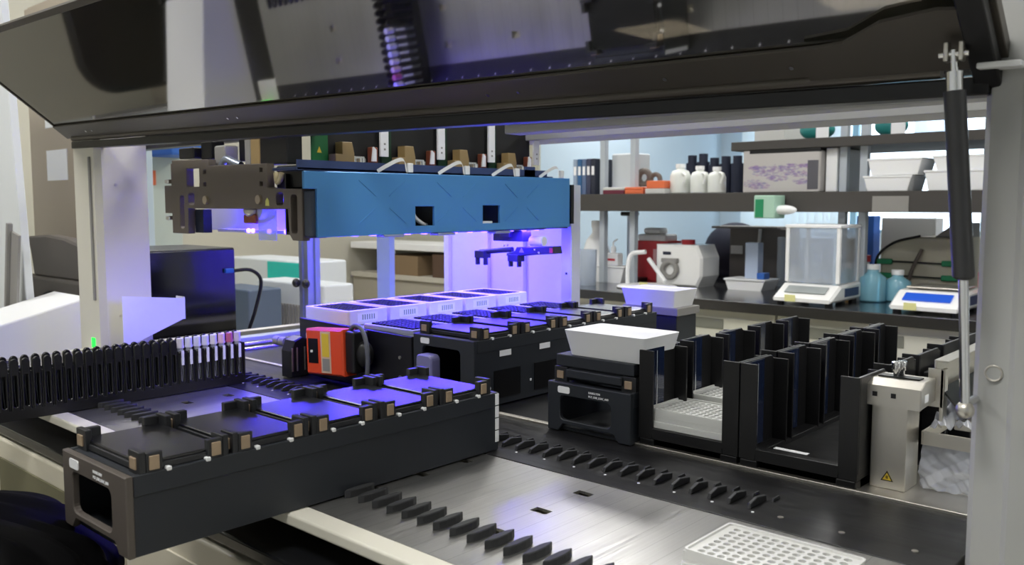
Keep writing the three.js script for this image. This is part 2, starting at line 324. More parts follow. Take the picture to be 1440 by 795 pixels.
// corner clip: an L of black plastic with a tan spring insert; sx, sz point outwards
function clipGeo(x, y, z, sx, sz, h) {
  return [B(x - 0.011, x + 0.011, y - 0.004, y + h, z + sz * 0.001, z + sz * 0.007, 0.001), B(x + sx * 0.004, x + sx * 0.011, y - 0.004, y + h * 0.92, z - sz * 0.014, z + sz * 0.001, 0.001)];
}
function plateCarrier({ x0, x1, h, zf, label, group, n = 5, pitch = PITCH, front = M.carrierFront, side = M.carrier, window: win = true, barcode = false, lettering = true, name = 'plate_carrier' }) {
  const L = n * pitch + 0.022, zb = zf - L, xm = (x0 + x1) / 2;
  const t = thing(name, label, 'plate carrier', [xm, 0, (zf + zb) / 2], group);
  part('front_plate', plateZ(shp([[x0, 0.002], [x0 + 0.018, 0.002], [x0 + 0.026, 0.012], [x1 - 0.026, 0.012], [x1 - 0.018, 0.002], [x1, 0.002], [x1, h], [x0, h]], win ? [rrect(x0 + 0.021, x1 - 0.03, 0.018, h - 0.017, 0.007)] : []), zf, 0.007, 0.001), front, t);
  // side wall with its ledge
  for (const s of [-1, 1]) {
    const xo = s > 0 ? x1 : x0;
    part('side_wall', [B(xo - s * 0.006, xo - s * 0.001, 0.002, h - 0.019, zb, zf - 0.007), B(xo - s * 0.006, xo, h - 0.019, h, zb, zf - 0.007, 0.001)], side, t);
  }
  part('back_plate', B(x0 + 0.006, x1 - 0.006, 0.002, h, zb, zb + 0.006), side, t);
  for (let i = 0; i <= n; i++) { const z = zf - 0.011 - i * pitch + (i ? 0 : -0.004); part('cross_bar', B(x0 + 0.006, x1 - 0.006, h - 0.012, h - 0.001, z - (i === n ? 0.004 : 0.01), z + (i ? 0.01 : 0.007)), side, t); }
  part('bottom_plate', B(x0 + 0.006, x1 - 0.006, 0.003, 0.007, zb + 0.006, zf - 0.007), side, t);
  for (let i = 0; i < n; i++) {
    const zA = zf - 0.011 - i * pitch - 0.001, zB = zA - pitch + 0.002;
    for (const [sx, x] of [[-1, x0 + 0.012], [1, x1 - 0.012]]) for (const [sz, z] of [[1, zA - 0.008], [-1, zB + 0.008]]) {
      const c = part('corner_clip', clipGeo(x, h, z, sx, sz, 0.019), M.clip, t);
      part('spring_insert', B(x - 0.0055, x + 0.0055, h + 0.003, h + 0.0135, z + sz * 0.0065, z + sz * 0.0086, 0.0006), M.clipTan, c);
      part('spring_insert', B(x + sx * 0.0105, x + sx * 0.0125, h + 0.002, h + 0.0145, z - sz * 0.0105, z - sz * 0.0015, 0.0006), M.clipTan, c);
    }
    for (const k of [0.3, 0.72]) part('screw', B(x1 - 0.007, x1 + 0.0006, h - 0.002, h + 0.002, zA - k * pitch - 0.003, zA - k * pitch + 0.002, 0.001), M.white, t);
  }
  part('white_label', plateZ(shp(rrect(x0 + 0.018, x0 + 0.038, h - 0.0135, h - 0.0045, 0.0025)), zf + 0.0008, 0.001), M.whitePaper, t);
  if (lettering) {
    text('HAMILTON', 0.0026, x1 - 0.066, h - 0.0085, zf, M.white, t);
    text('PLT_CAR_L5AC_A00', 0.0026, x1 - 0.066, h - 0.0135, zf, M.white, t);
  }
  if (barcode) for (let i = 0; i < 4; i++) part('barcode_label', B(x1 - 0.0002, x1 + 0.0006, 0.012 + i * 0.0155, 0.026 + i * 0.0155, zb - 0.001 + 0.001, zb + 0.006), M.whitePaper, t);
  return t;
}
// black lidded microplate; origin at its base
function blackPlate(xm, y, zm, label, group, h = 0.014, m = M.plateBlack) {
  const t = thing('microplate', label, 'microplate', [xm, y, zm], group), X = 0.0635, Z = 0.0425 * 0.94;
  part('skirt', B(xm - X, xm + X, y, y + 0.006, zm - Z, zm + Z, 0.001), M.clip, t);
  part('lid', plateY(shp(rrect(xm - X + 0.002, xm + X - 0.002, -zm - Z + 0.002, -zm + Z - 0.002, 0.003)), y + h, h - 0.006, 0.0008), m, t);
  return t;
}
const A = { x0: -0.862, x1: -0.727, h: 0.074, zf: -0.315 };
plateCarrier({ ...A, label: 'long charcoal plate carrier pulled out over the bench edge, holding dark plates', barcode: true });
const place5 = ['next to the carrier handle end', 'second from the handle end', 'in the middle position', 'second from the inner end', 'at the inner barcode end'];
for (let i = 0; i < 5; i++) blackPlate((A.x0 + A.x1) / 2, A.h, A.zf - 0.011 - PITCH * (i + 0.5), 'flat black microplate on the pulled-out carrier, ' + place5[i], 'plates on the pulled-out carrier', 0.009);
const Bc = { x0: -1.028, x1: -0.893, h: 0.105, zf: -0.905 };
{
  const t = plateCarrier({ ...Bc, label: 'tall black plate carrier between the tip racks and the white reservoir', front: M.carrier, pitch: 0.094, lettering: false });
  for (let i = 0; i < 3; i++) { const z = -0.96 - i * 0.094; part('white_label', B(Bc.x1, Bc.x1 + 0.0006, 0.076, 0.085, z - 0.026, z), M.whitePaper, t); part('recess', B(Bc.x1 - 0.0006, Bc.x1 + 0.0003, 0.012, 0.055, z - 0.048, z + 0.012), M.coverBlack, t); part('screw', B(Bc.x1, Bc.x1 + 0.001, 0.028, 0.032, z + 0.02, z + 0.024, 0.001), M.white, t); }
  for (let i = 0; i < 5; i++) blackPlate((Bc.x0 + Bc.x1) / 2, Bc.h, Bc.zf - 0.011 - 0.094 * (i + 0.5), 'flat black microplate on the tall carrier beside tip racks, row ' + ['nearest the apron', 'two', 'three', 'four', 'nearest the rear panel'][i], 'plates on the tall carrier', 0.009);
  solo('blue_module', plateZ(shp(rrect(-1.0, -0.965, 0.03, 0.078, 0.008)), -0.885, 0.02, 0.002), std(0x7c7aa8, 0.45), 'small grey plastic module before the tall plate carrier', 'module');
}
{ // tip carrier: broad black block with two rows of racks
  const x0 = -1.338, x1 = -1.032, zf = -0.905, zb = -1.4;
  const t = thing('tip_carrier', 'broad black tip carrier block under the white tip racks', 'tip carrier', [(x0 + x1) / 2, 0, (zf + zb) / 2]);
  part('front_plate', plateZ(shp([[x0, 0.002], [x1, 0.002], [x1, 0.098], [x0, 0.103]], [rrect(x0 + 0.02, x0 + 0.09, 0.012, 0.05, 0.008)]), zf, 0.008, 0.001), M.blackMetal, t);
  part('top_plate', B(x0, x1, 0.091, 0.099, zb, zf - 0.008, 0.001), std(0xbfc3d6, 0.35, 0.5), t);
  part('side_wall', B(x0, x0 + 0.006, 0.002, 0.091, zb, zf - 0.008), M.blackMetal, t);
  part('side_wall', B(x1 - 0.006, x1, 0.002, 0.091, zb, zf - 0.008), M.blackMetal, t);
  for (const [x, y] of [[-1.15, 0.07], [-1.06, 0.062], [-1.06, 0.03]]) part('screw', new THREE.CylinderGeometry(0.003, 0.003, 0.002, 10).rotateX(Math.PI / 2).translate(x, y, zf + 0.0005), M.steelSoft, t);
}
function gridHoles(xm, ym, zm, X, Z, nx, nz, r, h, seg = 8) {
  const out = [];
  for (let i = 0; i < nx; i++) for (let j = 0; j < nz; j++) out.push(new THREE.CylinderGeometry(r, r, h, seg).translate(xm - X + 2 * X * (i + 0.5) / nx, ym, zm - Z + 2 * Z * (j + 0.5) / nz));
  return out;
}
{
  const rackM = M.tipRack, tipM = std(0x17161c, 0.45);
  for (let i = 0; i < 5; i++) { // white racks
    const xm = -1.26, zm = -0.951 - i * 0.0945, y = 0.1, X = 0.0635, Z = 0.0435;
    const t = thing('tip_rack', 'white rack of black tips, ' + ['next to the scanner end of its row', 'second of its row from the scanner', 'in the middle of its row', 'fourth of its row from the scanner', 'next to the rear panel'][i], 'tip rack', [xm, y, zm], 'white tip racks');
    part('frame', plateY(shp(rrect(xm - X, xm + X, -zm - Z, -zm + Z, 0.004), [rect(xm - X + 0.009, xm + X - 0.009, -zm - Z + 0.008, -zm + Z - 0.008)]), y + 0.025, 0.025, 0.001), rackM, t);
    part('insert', B(xm - X + 0.008, xm + X - 0.008, y + 0.002, y + 0.019, zm - Z + 0.007, zm + Z - 0.007), std(0x3a3948, 0.5), t);
    part('tips', gridHoles(xm, y + 0.021, zm, X - 0.01, Z - 0.009, 12, 8, 0.0034, 0.008, 8), tipM, t).userData.kind = 'stuff';
    const l = part('barcode_label', B(xm + X - 0.0002, xm + X + 0.0006, y + 0.005, y + 0.02, zm - 0.02, zm + 0.025), M.whitePaper, t);
    for (let k = 0; k < 6; k++) part('bar', B(xm + X, xm + X + 0.0009, y + 0.008, y + 0.017, zm - 0.013 + k * 0.005, zm - 0.011 + k * 0.005), std(0x7f9a86, 0.7), l);
  }
  for (let i = 0; i < 5; i++) { // low racks in the second row
    const xm = -1.1, zm = -0.955 - i * 0.094, y = 0.099, X = 0.0625, Z = 0.0425;
    const t = thing('tip_rack', 'low rack of black tips, ' + ['at the scanner end beside the tall carrier', 'second from the scanner in the low row', 'midway in the low row', 'fourth from the scanner in the low row', 'at its rear end'][i], 'tip rack', [xm, y, zm], 'low tip racks');
    part('frame', plateY(shp(rrect(xm - X, xm + X, -zm - Z, -zm + Z, 0.003), [rect(xm - X + 0.006, xm + X - 0.006, -zm - Z + 0.006, -zm + Z - 0.006)]), y + 0.008, 0.008, 0.0008), std(0xb9bbd0, 0.35, 0.3), t);
    part('insert', B(xm - X + 0.005, xm + X - 0.005, y + 0.001, y + 0.006, zm - Z + 0.005, zm + Z - 0.005), M.clip, t);
    part('tips', gridHoles(xm, y + 0.007, zm, X - 0.008, Z - 0.008, 12, 8, 0.0034, 0.006, 8), tipM, t).userData.kind = 'stuff';
  }
}
{ // reservoir carrier in the first lane
  const x0 = -0.7475, x1 = -0.6125, zf = -0.9;
  const t = plateCarrier({ x0, x1, h: 0.068, zf, label: 'black plate carrier with handle window under the white reservoir', front: M.carrier, pitch: 0.096, n: 5, name: 'plate_carrier' });
  const ad = thing('adapter_block', 'black adapter block with tan clips under the white reservoir', 'adapter', [-0.673, 0.068, -0.955]);
  part('body', [B(x0 + 0.016, x1 - 0.016, 0.07, 0.098, -0.992, -0.918, 0.002), B(x0 + 0.004, x1 - 0.004, 0.088, 0.104, -0.997, -0.913, 0.0015)], M.carrier, ad);
  part('ledge', B(x0 + 0.024, x1 - 0.02, 0.074, 0.086, -0.918, -0.908, 0.002), M.carrier, ad);
  // flared white reservoir
  const res = thing('reservoir', 'white flared plastic reservoir standing on the black adapter block', 'reservoir', [-0.667, 0.104, -0.957]);
  const ring = (w, d) => rrect(-w, w, -d, d, 0.006);
  const lo = ring(0.058, 0.037), hi = ring(0.065, 0.044), inn = ring(0.0625, 0.0415), bo = ring(0.056, 0.035);
  const lev = [[lo, 0], [hi, 0.034], [inn, 0.034], [bo, 0.0325]], pos = [], idx = [], n = lo.length;
  for (const [r, y] of lev) for (const [x, z] of r) pos.push(x - 0.667, y + 0.104, z - 0.957);
  for (let k = 0; k < 3; k++) for (let i = 0; i < n; i++) { const a = k * n + i, b = k * n + (i + 1) % n, c = a + n, d = b + n; idx.push(a, c, b, b, c, d); }
  const base = pos.length / 3; pos.push(-0.667, 0.1365, -0.957, -0.667, 0.104, -0.957);
  for (let i = 0; i < n; i++) { idx.push(3 * n + i, base, 3 * n + (i + 1) % n); idx.push((i + 1) % n, base + 1, i); }
  let g = new THREE.BufferGeometry(); g.setAttribute('position', new THREE.Float32BufferAttribute(pos, 3)); g.setIndex(idx); g.setAttribute('uv', new THREE.Float32BufferAttribute(new Float32Array(pos.length / 3 * 2), 2)); g.computeVertexNormals(); g = toCreasedNormals(g, 0.6);
  part('trough', g, M.white, res);
  const r2 = copy(res, -0.298, 0, -0.56, 'white flared plastic reservoir at the rear of the deck beside the tall carrier');
  const ad2 = thing('adapter_block', 'dark grey adapter block under the rear white reservoir', 'adapter', [-0.965, 0, -1.517]);
  part('body', B(-1.02, -0.9, 0.0, 0.088, -1.555, -1.48, 0.002), M.carrier, ad2); part('ledge', B(-1.025, -0.895, 0.088, 0.104, -1.56, -1.475, 0.002), M.greyPlastic, ad2);
  for (let i = 3; i < 5; i++) blackPlate(-0.68, 0.068, zf - 0.011 - 0.096 * (i + 0.5), 'flat black microplate behind the white reservoir, ' + (i === 3 ? 'nearer the reservoir' : 'nearer the background bench'), 'plates behind the reservoir', 0.009);
}
// ---------------------------------------------------------------- plate stackers
function stacker(x0, x1, label) {
  const zf = -0.915, P = 0.0965, t = thing('plate_stacker', label, 'plate stacker', [(x0 + x1) / 2, 0, -1.15], 'black plate stackers');
  part('base_frame', [B(x0 + 0.02, x1 - 0.02, 0.012, 0.026, zf - 0.012, zf, 0.001), B(x0, x0 + 0.02, 0.012, 0.02, zf - 0.485, zf, 0.001), B(x1 - 0.02, x1, 0.012, 0.02, zf - 0.485, zf, 0.001), B(x0 + 0.02, x1 - 0.02, 0.01, 0.014, zf - 0.485, zf - 0.012)], M.blackMetal, t);
  for (const [x, z] of [[x0 + 0.012, zf - 0.008], [x1 - 0.012, zf - 0.008], [x0 + 0.012, zf - 0.475], [x1 - 0.012, zf - 0.475]]) part('foot', B(x - 0.011, x + 0.011, 0, 0.012, z - 0.008, z + 0.008, 0.002), M.coverBlack, t);
  for (let i = 0; i < 5; i++) for (const s of [-1, 1]) {
    const xo = s < 0 ? x0 : x1, z = zf - i * P, top = 0.124 + (i % 2) * 0.001;
    // upright channel: flange facing the apron, wall with cut corner, rear flange
    const xi = xo - s * 0.021;
    const u = part('upright', [B(Math.min(xo, xi), Math.max(xo, xi), 0.018, top, z - 0.003, z, 0.0008),
      plateX(shp([[z - 0.08, 0.018], [z - 0.003, 0.018], [z - 0.003, top], [z - 0.074, top], [z - 0.08, top - 0.006]]), s < 0 ? xo + 0.0035 : xo, 0.0035, 0.0006),
      B(Math.min(xo, xi), Math.max(xo, xi), 0.018, top - 0.004, z - 0.083, z - 0.08, 0.0008)], M.blackMetal, t);
    part('guide_panel', B(xo - s * 0.0055, xo - s * 0.0036, 0.022, top - 0.001, z - 0.05, z - 0.006), phys(0x1a2540, { roughness: 0.12, clearcoat: 0.5 }), u);
    part('guide_rod', rod([xo - s * 0.0075, 0.022, z - 0.03], [xo - s * 0.0075, top - 0.004, z - 0.03], 0.0009, 8), M.chrome, u);
    part('spring_clip', tube([[xo - s * 0.008, 0.02, z - 0.012], [xo - s * 0.008, 0.05, z - 0.013], [xo - s * 0.009, 0.054, z - 0.016], [xo - s * 0.008, 0.05, z - 0.019], [xo - s * 0.008, 0.024, z - 0.02]], 0.0008, 24, 6), M.chrome, u);
  }
  return t;
}
stacker(-0.61, -0.472, 'black metal plate stacker holding two clear plates beside the reservoir');
const st3 = stacker(-0.4705, -0.3335, 'empty black metal plate stacker next to the steel waste unit');
part('white_label', B(-0.435, -0.395, 0.0262, 0.0266, -0.938, -0.93), M.whitePaper, st3);
// shorter parallel stacker wall by the waste unit
{
  const t = thing('rear_adapter', 'low black bracket row behind the empty plate stacker', 'bracket', [-0.31, 0, -1.3]);
  for (let i = 0; i < 4; i++) part('bracket', [B(-0.329, -0.302, 0, 0.1 + 0.004 * i, -1.0 - i * 0.11 - 0.006, -1.0 - i * 0.11, 0.001), B(-0.329, -0.325, 0, 0.1 + 0.004 * i, -1.0 - i * 0.11 - 0.085, -1.0 - i * 0.11 - 0.006, 0.001)], M.blackMetal, t);
}
// ---------------------------------------------------------------- clear plates
function clearPlate(xm, y, zm, label, group, h = 0.0145, m = M.frosted) {
  const t = thing('clear_microplate', label, 'microplate', [xm, y, zm], group), X = 0.0638, Z = 0.0427;
  part('skirt', plateY(shp(rrect(xm - X, xm + X, -zm - Z, -zm + Z, 0.004), [rect(xm - X + 0.0022, xm + X - 0.0022, -zm - Z + 0.0022, -zm + Z - 0.0022)]), y + h * 0.35, h * 0.35, 0.0006), m, t);
  const out = [[-X + 0.002, -Z + 0.002], [X - 0.002, -Z + 0.002], [X - 0.002, Z - 0.008], [X - 0.008, Z - 0.002], [-X + 0.008, Z - 0.002], [-X + 0.002, Z - 0.008]].map(([a, b]) => [a + xm, b - zm]), wells = [];
  for (let i = 0; i < 12; i++) for (let j = 0; j < 8; j++) { const c = []; for (let k = 0; k < 10; k++) { const q = k * 36 * D2R; c.push([xm - 0.0495 + i * 0.009 + 0.0035 * Math.cos(q), -zm - 0.0315 + j * 0.009 - 0.0035 * Math.sin(q)]); } wells.push(c); }
  part('body', plateY(shp(out), y + h - 0.009, h * 0.65 - 0.009, 0.0004), m, t);
  part('well_block', plateY(shp(out, wells), y + h - 0.002, 0.007), m, t);
  part('rim', plateY(shp(rrect(xm - X + 0.002, xm + X - 0.002, -zm - Z + 0.002, -zm + Z - 0.002, 0.004), [rrect(xm - X + 0.004, xm + X - 0.004, -zm - Z + 0.004, -zm + Z - 0.004, 0.003)]), y + h, 0.002), m, t);
  return t;
}
clearPlate(-0.5405, 0.026, -0.962, 'clear frosted microplate at the front of the plate stacker', null, 0.024);
clearPlate(-0.5405, 0.026, -1.0585, 'clear frosted microplate behind another in the plate stacker', null, 0.027);
clearPlate(-0.308, 0.0, -0.665, 'frosted white microplate lying on the steel loading tray', null, 0.0175, phys(0xeeeeea, { roughness: 0.45, transmission: 0.15, thickness: 0 }));

// ---------------------------------------------------------------- tube racks on the left
{
  const nT = 30, P = 0.01465;
  function tubeRack(xr, zb, label, low) {
    const t = thing('tube_carrier', label, 'tube carrier', [xr - 0.011, 0, zb + nT * P / 2], 'black tube carriers');
    part('base_bar', B(xr - 0.022, xr, 0.001, 0.016, zb, zb + nT * P + 0.01, 0.001), M.blackMetal, t);
    part('back_wall', B(xr - 0.022, xr - 0.019, 0.016, 0.062, zb, zb + nT * P), M.blackMetal, t);
    part('end_plate', B(xr - 0.022, xr, 0.002, 0.072, zb - 0.003, zb, 0.001), M.blackMetal, t);
    for (let i = 0; i < nT; i++) {
      const z = zb + (i + 0.5) * P;
      const c = [];
      for (let k = 0; k <= 8; k++) { const a = Math.PI * k / 8; c.push([z + 0.0056 * Math.cos(a), (i < low ? 0.066 : 0.083) + (i < low ? 0.004 : 0.0066) * Math.sin(a)]); }
      const f = part('tube_slot', [plateX(shp([[z - 0.0056, 0.014], [z + 0.0056, 0.014], ...c], [rrect(z - 0.0028, z + 0.0028, 0.02, i < low ? 0.06 : 0.066, 0.0024)]), xr, 0.005, 0.0008), B(xr - 0.02, xr - 0.001, 0.016, 0.07, z - P / 2 - 0.0009, z - P / 2 + 0.0009)], M.blackMetal, t);
      part('spring', tube([[xr - 0.003, 0.02, z - 0.001], [xr - 0.0015, 0.045, z + 0.001], [xr - 0.004, 0.066, z]], 0.0006, 8, 5), M.carrier, f);
    }
    return t;
  }
  tubeRack(-1.333, -0.788, 'black tube carrier with eight capped tubes at its inner end', 8);
  tubeRack(-1.362, -0.797, 'empty black tube carrier standing behind the one with capped tubes', 0);
  const caps = [0xe9e4f4, 0xdfe0f6, 0xdedff4, 0xdcdcf2, 0xe6e0e6, 0xe6c3d2, 0xc76a92, 0xd9cfe6];
  for (let i = 0; i < 8; i++) {
    const z = -0.788 + (7.5 - i) * P, x = -1.3405;
    const t = thing('sample_tube', ['first', 'second', 'third', 'fourth', 'fifth', 'sixth', 'seventh', 'eighth'][i] + ' capped tube of the carrier row counted from the empty slots' + (i === 6 ? ', with a pink cap' : ''), 'tube', [x, 0.017, z], 'capped tubes in the carrier');
    part('glass', cyl(x, 0.017, 0.08, z, 0.0046), phys(0xdde0ea, { roughness: 0.2, transmission: 0.4, thickness: 0 }), t);
    part('barcode_label', B(x + 0.0073, x + 0.0084, 0.047, 0.071, z - 0.0022, z + 0.0022), M.whitePaper, t);
    part('cap', [cyl(x, 0.0765, 0.09, z, 0.0058, 0.0055, 18), cyl(x, 0.0745, 0.0775, z, 0.0062, 0.0062, 18)], std(caps[i], 0.4), t);
  }
}
// ---------------------------------------------------------------- scanner and loader head
{
  const t = thing('barcode_scanner', 'orange barcode scanner with yellow label on a black mount', 'scanner', [-1.2, 0.01, -0.88]);
  part('housing', plateZ(shp([[-1.255, 0.017], [-1.153, 0.024], [-1.156, 0.102], [-1.258, 0.095]]), -0.862, 0.03, 0.003), M.orange, t);
  part('dark_panel', plateZ(shp([[-1.248, 0.037], [-1.221, 0.039], [-1.222, 0.081], [-1.249, 0.079]]), -0.8612, 0.001), M.coverBlack, t);
  const l = part('label_plate', plateZ(shp([[-1.211, 0.024], [-1.184, 0.026], [-1.187, 0.096], [-1.214, 0.094]]), -0.861, 0.001), std(0xd9b9a4, 0.5), t);
  part('yellow_label', plateZ(shp([[-1.2075, 0.052], [-1.1885, 0.053], [-1.1905, 0.092], [-1.2095, 0.091]]), -0.8604, 0.0006), M.yellow, l);
  part('grey_label', plateZ(shp([[-1.2065, 0.028], [-1.1875, 0.029], [-1.1885, 0.05], [-1.2075, 0.049]]), -0.8604, 0.0006), M.greyPlastic, l);
  part('tab', B(-1.268, -1.257, 0.076, 0.086, -0.88, -0.87, 0.001), M.white, t);
  part('dark_knob', B(-1.24, -1.235, 0.056, 0.06, -0.8612, -0.859, 0.0005), M.white, t);
  part('mount', [B(-1.156, -1.132, 0.03, 0.1, -0.9, -0.868, 0.004), ball(-1.125, 0.062, -0.885, 0.017, 1, 1.3, 0.8)], M.blackMetal, t);
  part('cable', tube([[-1.158, 0.098, -0.88], [-1.145, 0.108, -0.88], [-1.125, 0.106, -0.878], [-1.108, 0.085, -0.875], [-1.101, 0.05, -0.872], [-1.103, 0.02, -0.87]], 0.0038), std(0x5a5d68, 0.5), t);
  const h = thing('loader_head', 'black loader head with two ribbed knobs beside the orange scanner', 'loader head', [-1.33, 0, -0.89]);
  part('body', plateX(shp([[-0.9, 0.003], [-0.86, 0.003], [-0.86, 0.05], [-0.868, 0.068], [-0.884, 0.074], [-0.9, 0.068]]), -1.3, 0.03, 0.002), M.blackMetal, h);
  for (const z of [-0.863, -0.873, -0.889]) part('rib', B(-1.3, -1.2985, 0.014, 0.056, z - 0.0015, z + 0.0015, 0.0005), M.steelSoft, h);
  for (const x of [-1.342, -1.36]) part('knob', new THREE.CylinderGeometry(0.0085, 0.0085, 0.015, 16).rotateZ(Math.PI / 2).translate(x, 0.062, -0.874), M.greyPlastic, h);
}
{ // white scoop by the left post
  const t = thing('chute', 'white sheet metal chute fixed inside the left post, lit violet', 'chute', [-1.88, 0, -0.88]);
  part('side_sheet', plateX(shp([[-0.955, 0.052], [-0.955, 0.097], [-0.815, 0.112], [-0.815, 0.004], [-0.83, 0.004]]), -1.86, 0.002), M.white, t);
  part('floor_sheet', B(-1.9, -1.862, 0.05, 0.052, -0.955, -0.905), M.white, t);
  part('back_sheet', B(-1.9, -1.862, 0.05, 0.1, -0.957, -0.955), M.white, t);
}
// ---------------------------------------------------------------- steel waste unit and bag
{
  const t = thing('waste_unit', 'stainless steel waste block with knobs and a yellow warning triangle', 'waste unit', [-0.3, 0, -0.97]);
  part('column', B(-0.331, -0.294, 0.002, 0.096, -0.985, -0.945, 0.001), M.steelSoft, t);
  part('base_plate', B(-0.335, -0.195, 0, 0.002, -1.06, -0.925), M.steelSoft, t);
  const cap = part('cap', plateX(shp([[-0.985, 0.096], [-0.937, 0.093], [-0.937, 0.115], [-0.95, 0.121], [-0.985, 0.121]]), -0.279, 0.059, 0.001), M.steelSoft, t);
  for (const x of [-0.3255, -0.3065]) part('socket', B(x - 0.0025, x + 0.0025, 0.103, 0.108, -0.9375, -0.9364), M.coverBlack, cap);
  part('gasket', B(-0.33, -0.287, 0.121, 0.1225, -0.972, -0.957, 0.0006), M.coverBlack, cap);
  for (const [x, z] of [[-0.313, -0.963], [-0.31, -0.972]]) part('knob', lathe(x, 0.1215, z, [[0, 0], [0.003, 0], [0.003, 0.006], [0.0044, 0.0065], [0.005, 0.015], [0.0046, 0.0165], [0, 0.0165]], 20), M.chrome, t);
  part('white_label', B(-0.2795, -0.2784, 0.1, 0.108, -0.96, -0.948), M.white, t);
  part('back_plate', B(-0.287, -0.271, 0.09, 0.131, -0.988, -0.985), M.steelSoft, t);
  part('side_plate', B(-0.275, -0.271, 0.068, 0.131, -1.0, -0.985, 0.0008), M.steelSoft, t);
  const tri = part('warning_triangle', plateZ(shp([[-0.3125 - 0.0065, 0.011], [-0.3125 + 0.0065, 0.011], [-0.3125, 0.0222]]), -0.9446, 0.0006), M.yellow, t);
  part('triangle_edge', plateZ(shp([[-0.3125 - 0.0065, 0.011], [-0.3125 + 0.0065, 0.011], [-0.3125, 0.0222]], [[[-0.3125 - 0.0048, 0.012], [-0.3125 + 0.0048, 0.012], [-0.3125, 0.0202]]]), -0.9443, 0.0004), M.coverBlack, tri);
  part('triangle_mark', plateZ(shp([[-0.3137, 0.0135], [-0.3113, 0.0135], [-0.3113, 0.0168], [-0.3137, 0.0168]]), -0.9443, 0.0004), std(0x7a6410, 0.6), tri);
  part('trough_wall', [B(-0.283, -0.28, 0.1, 0.14, -1.28, -0.99, 0.001), B(-0.281, -0.2, 0.11, 0.14, -1.283, -1.28, 0.001), B(-0.283, -0.268, 0.138, 0.14, -1.28, -0.99, 0.0006)], M.steelSoft, t);
  part('slide', new THREE.BoxGeometry(0.04, 0.002, 0.22).rotateZ(-0.85).translate(-0.262, 0.095, -1.1), M.gloss, t);
  part('slide_lip', B(-0.262, -0.245, 0.066, 0.076, -1.21, -0.995, 0.001), M.steelSoft, t);
  // bag ring and bag
  part('bag_frame', [B(-0.287, -0.2, 0.049, 0.064, -0.978, -0.976, 0.0006), B(-0.289, -0.287, 0.049, 0.064, -1.16, -0.976, 0.0006)], M.steelSoft, t);
  const bag = thing('waste_bag', 'crumpled clear plastic bag hanging in the steel waste frame', 'bag', [-0.24, 0, -1.0]);
  function sheet(nu, nv, f) { const g = new THREE.PlaneGeometry(1, 1, nu, nv), p = g.attributes.position; for (let i = 0; i < p.count; i++) { const q = f(p.getX(i) + 0.5, p.getY(i) + 0.5); p.setXYZ(i, ...q); } g.computeVertexNormals(); return g; }
  const ridge = t => 1 - 2 * Math.abs((t - Math.floor(t)) - 0.5);
  part('front_film', sheet(70, 50, (u, v) => [-0.29 + 0.1 * u, 0.003 + 0.052 * v, -0.979 + (1.05 - v) * (0.012 * ridge(2.3 * u + 1.1 * v) + 0.008 * ridge(3.1 * u - 2.4 * v + 0.3) + 0.004 * ridge(7 * u + 5 * v)) - 0.008]), M.bag, bag);
  part('top_film', sheet(70, 50, (u, v) => [-0.284 + 0.094 * u, 0.06 + 0.024 * ridge(1.7 * u + 0.9 * v) * (0.3 + 0.7 * v) + 0.012 * ridge(3.7 * u - 2.9 * v + 0.2) + 0.005 * ridge(8 * u + 7 * v), -0.982 - 0.12 * v]), M.bag, bag);
}
